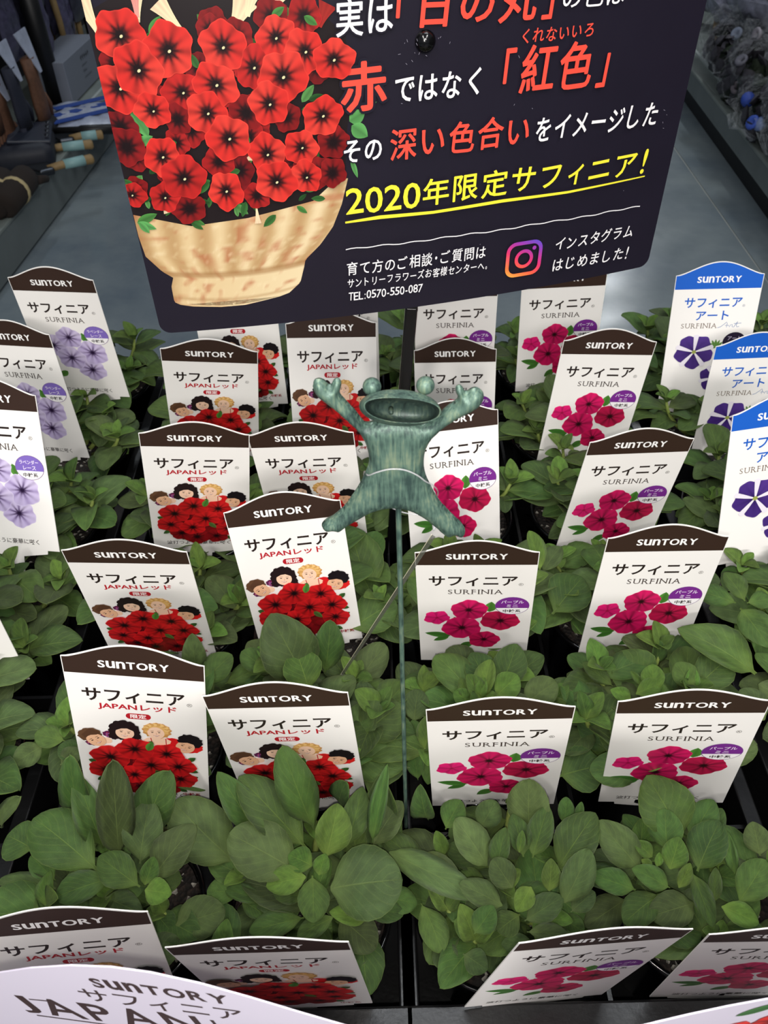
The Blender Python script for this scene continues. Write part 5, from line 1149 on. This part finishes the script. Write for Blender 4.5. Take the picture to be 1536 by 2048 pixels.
def puffed(poly, cell, hmax, dsat):
    P = [Vector(p) for p in poly]; n = len(P)
    # smooth the outline once (corner cutting)
    Q = []
    for i in range(n): a, b = P[i], P[(i + 1) % n]; Q += [a * .75 + b * .25, a * .25 + b * .75]
    P = Q; n = len(P)
    def near(p):
        bd, bp = 1e9, None
        for i in range(n):
            a, b = P[i], P[(i + 1) % n]; e = b - a; t_ = max(0, min(1, (p - a).dot(e) / max(e.dot(e), 1e-14))); c = a + e * t_; d = (p - c).length_squared
            if d < bd: bd, bp = d, c
        return math.sqrt(bd), bp
    def inside(p):
        r = False
        for i in range(n):
            a, b = P[i], P[(i + 1) % n]
            if (a.y > p.y) != (b.y > p.y) and p.x < (b.x - a.x) * (p.y - a.y) / (b.y - a.y) + a.x: r = not r
        return r
    x0, x1 = min(p.x for p in P) - cell, max(p.x for p in P) + cell; y0, y1 = min(p.y for p in P) - cell, max(p.y for p in P) + cell
    nx, ny = int((x1 - x0) / cell) + 2, int((y1 - y0) / cell) + 2; ins = {}
    for j in range(ny):
        for i in range(nx): ins[i, j] = inside(Vector((x0 + i * cell, y0 + j * cell)))
    idx = {}; vs = []; bnd = []
    def vert(i, j):
        if (i, j) not in idx:
            p = Vector((x0 + i * cell, y0 + j * cell)); d, c = near(p)
            if not ins[i, j] or d < cell * .3: p = c; d = 0
            idx[i, j] = len(vs); vs.append((p.x, p.y, d)); bnd.append(d == 0)
        return idx[i, j]
    fs = []
    for j in range(ny - 1):
        for i in range(nx - 1):
            c = [(i, j), (i + 1, j), (i + 1, j + 1), (i, j + 1)]
            if sum(ins[q] for q in c) >= 1: fs.append([vert(*q) for q in c])
    def H(d): t_ = min(1, d / dsat); return hmax * math.sqrt(1 - (1 - t_) ** 2)
    hs = [H(v[2]) for v in vs]
    for _ in range(2):
        nb = [[] for _ in vs]
        for f in fs:
            for k in range(4): nb[f[k]].append(f[(k + 1) % 4]); nb[f[k]].append(f[(k + 3) % 4])
        hs = [0 if bnd[i] else .5 * hs[i] + .5 * sum(hs[j] for j in nb[i]) / len(nb[i]) for i in range(len(vs))]
    m = len(vs); V_ = [(v[0], -h - .0002, v[1]) for v, h in zip(vs, hs)] + [(v[0], h + .0002, v[1]) for v, h in zip(vs, hs)]
    F_ = [tuple(f) for f in fs] + [tuple(q + m for q in f[::-1]) for f in fs]
    from collections import Counter
    ec = Counter(); od = {}
    for f in fs:
        for k in range(4): e = (f[k], f[(k + 1) % 4]); ec[tuple(sorted(e))] += 1; od[tuple(sorted(e))] = e
    for e, c in ec.items():
        if c == 1: a, b = od[e]; F_.append((b, a, a + m, b + m))
    return V_, F_
V_, F_ = puffed([fpx(*p) for p in OUT], .00062, .0040, .0062)
me = pydata('body', V_, F_, M_PAT, True); part('body', me, frog)
# head: a hollow shell with a wide open mouth
def rim(cx, cy, rx, rt, rb, tilt, n=44, p=2.3):
    o = []
    for k in range(n):
        a = 2 * math.pi * k / n; c, s_ = math.cos(a), math.sin(a); x = math.copysign(abs(c) ** (2 / p), c) * rx; y = math.copysign(abs(s_) ** (2 / p), s_) * (rb if s_ > 0 else rt)
        o.append((cx + x - y * math.sin(tilt) * 0, cy + y + x * math.tan(tilt)))
    return o
OUTR = rim(766, 405, 284, 130, 128, .05, p=2.0); MOU = rim(784, 408, 264, 72, 100, .07, p=2.2)
def fpd(x, y, d):
    r = ray(580 + x / 3.491, 700 + y / 3.491); P = W3(r * ((FY + d - .003) / r.y)) - FO; return (P.x, P.z)
def ring(base, k, dep, c=(775, 415)): return [(fpd(c[0] + (x - c[0]) * k, c[1] + (y - c[1]) * k, dep), dep) for x, y in base]
RG = [ring(MOU, .02, .0035), ring(MOU, .5, .0032), ring(MOU, .8, .0015), ring(MOU, .95, -.0035), ring(MOU, .985, -.0078), ring(MOU, 1.0, -.0084), ring(MOU, 1.03, -.0080), ring(OUTR, .97, -.0045), ring(OUTR, 1.0, -.0018), ring(OUTR, .97, .0018), ring(OUTR, .8, .0052), ring(OUTR, .45, .0070), ring(OUTR, .02, .0074)]
vs = [(p[0], d - .003, p[1]) for r in RG for p, d in r]; n = 44; fs = []
for i in range(len(RG) - 1):
    for k in range(n): k2 = (k + 1) % n; fs.append((i * n + k, (i + 1) * n + k, (i + 1) * n + k2, i * n + k2))
fs.append(tuple(range(n))); fs.append(tuple(range((len(RG) - 1) * n, len(RG) * n))[::-1])
me = pydata('head', vs, fs, M_PAT, True); me.materials.append(M_PAT_SHADE)
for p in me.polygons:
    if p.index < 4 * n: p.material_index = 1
part('head', me, frog)
x, z = fpx(705, 405); part('mouth_rivet', tube_mesh('mouth_rivet', [(x, .000, z), (x, -.0026, z), (x, -.0030, z)], [.0008, .0008, .0003], M_PAT_SHADE, 12), frog)
def ball(name, c, r, mat):
    bm = bmesh.new(); bmesh.ops.create_uvsphere(bm, u_segments=24, v_segments=16, radius=r)
    for v in bm.verts: v.co += Vector(c)
    return part(name, mesh_of(name, bm, mat, True), frog)
for ex, ey in ((572, 256), (945, 247)): x, z = fpd(ex, ey, .0005); ball('eye', (x, -.0025, z), .00292, M_PAT)
x, z = fpx(757, 1098); part('stake', tube_mesh('stake', [(0, .0005, -.03), (0, .0005, 0), (x * .5, .0003, z * .5), (x, 0, z), (x, 0, z + .004)], .00108, M_PAT, 10), frog)
# clear loop round its waist and the plastic clasp
def clear(name, tint=(.9, .92, .95, 1), a=.35):
    m, N, L, b = nt(name); b.inputs['Base Color'].default_value = tint; b.inputs['Roughness'].default_value = .12; b.inputs['Alpha'].default_value = a; b.inputs['Specular IOR Level'].default_value = .8; return m
M_CLEAR = clear('clear_nylon', (.6, .6, .62, 1), a=.38); M_STRIP = clear('clear_strip', (.12, .12, .10, 1), .55)
tie = thing('price_tie', 'clear nylon loop with a small clasp round the waist of the metal frog', 'price tie', None, Matrix.Translation(FO))
LP = [(545, 835, -.003), (600, 778, -.0058), (690, 744, -.0066), (790, 748, -.0066), (880, 790, -.0062), (940, 850, -.005), (990, 915, -.002), (1028, 1000, .002), (1040, 1080, .006), (1030, 1160, .0085), (1005, 1225, .009), (985, 1262, .007), (900, 1248, .0075), (800, 1240, .008), (700, 1212, .009), (620, 1170, .0095), (560, 1110, .010), (520, 1000, .008), (520, 900, .004)]
pts = [];
for x, y, d in LP: q = fpx(x, y); pts.append(Vector((q[0], d, q[1])))
sm = []
for i in range(len(pts)):
    a_, b_, c_, d_ = pts[i - 1], pts[i], pts[(i + 1) % len(pts)], pts[(i + 2) % len(pts)]
    for k in range(4): t_ = k / 4; sm.append(.5 * ((2 * b_) + (c_ - a_) * t_ + (2 * a_ - 5 * b_ + 4 * c_ - d_) * t_ ** 2 + (3 * b_ - a_ - 3 * c_ + d_) * t_ ** 3))
part('loop', tube_mesh('loop', sm + [sm[0]], .00030, M_CLEAR, 6), tie)
x, z = fpx(1018, 1262); x2, z2 = fpx(1012, 1340)
part('clasp', tube_mesh('clasp', [(x - .0004, .006, z + .0022), (x, .0055, z + .001), (x + .0002, .0055, z - .0012), (x2, .006, z2 + .0012), (x2, .006, z2)], [.0010, .0016, .0013, .0006, .0002], clear('milky_clasp', (.85, .85, .9, 1), .6), 10), tie)
# thin clear strip that hangs from the tie
A = W3(ray(867, 1072) * ((FY + .008) / ray(867, 1072).y)); B = W3(at_z(684, 1350, -.405)); d = B - A; L = d.length; xx = d.normalized(); zz = (-(A - Vector((0, 0, CZ))).normalized()); zz = (zz - xx * zz.dot(xx)).normalized(); yy = zz.cross(xx)
st = thing('clear_strip', 'thin clear plastic strip slanting from the frog tie down into the leaves', 'strip', None, Matrix(((xx.x, yy.x, zz.x, A.x), (xx.y, yy.y, zz.y, A.y), (xx.z, yy.z, zz.z, A.z), (0, 0, 0, 1))))
bm = bmesh.new(); box(bm, (L / 2, 0, 0), (L, .0017, .0005), None, .0001); part('strip', mesh_of('strip', bm, M_STRIP), st)
bm = bmesh.new(); box(bm, (L / 2, -.0009, .0001), (L, .00022, .0006)); part('bright_edge', mesh_of('bright_edge', bm, plain('bright_edge', (214, 206, 180), .2, .8)), st)
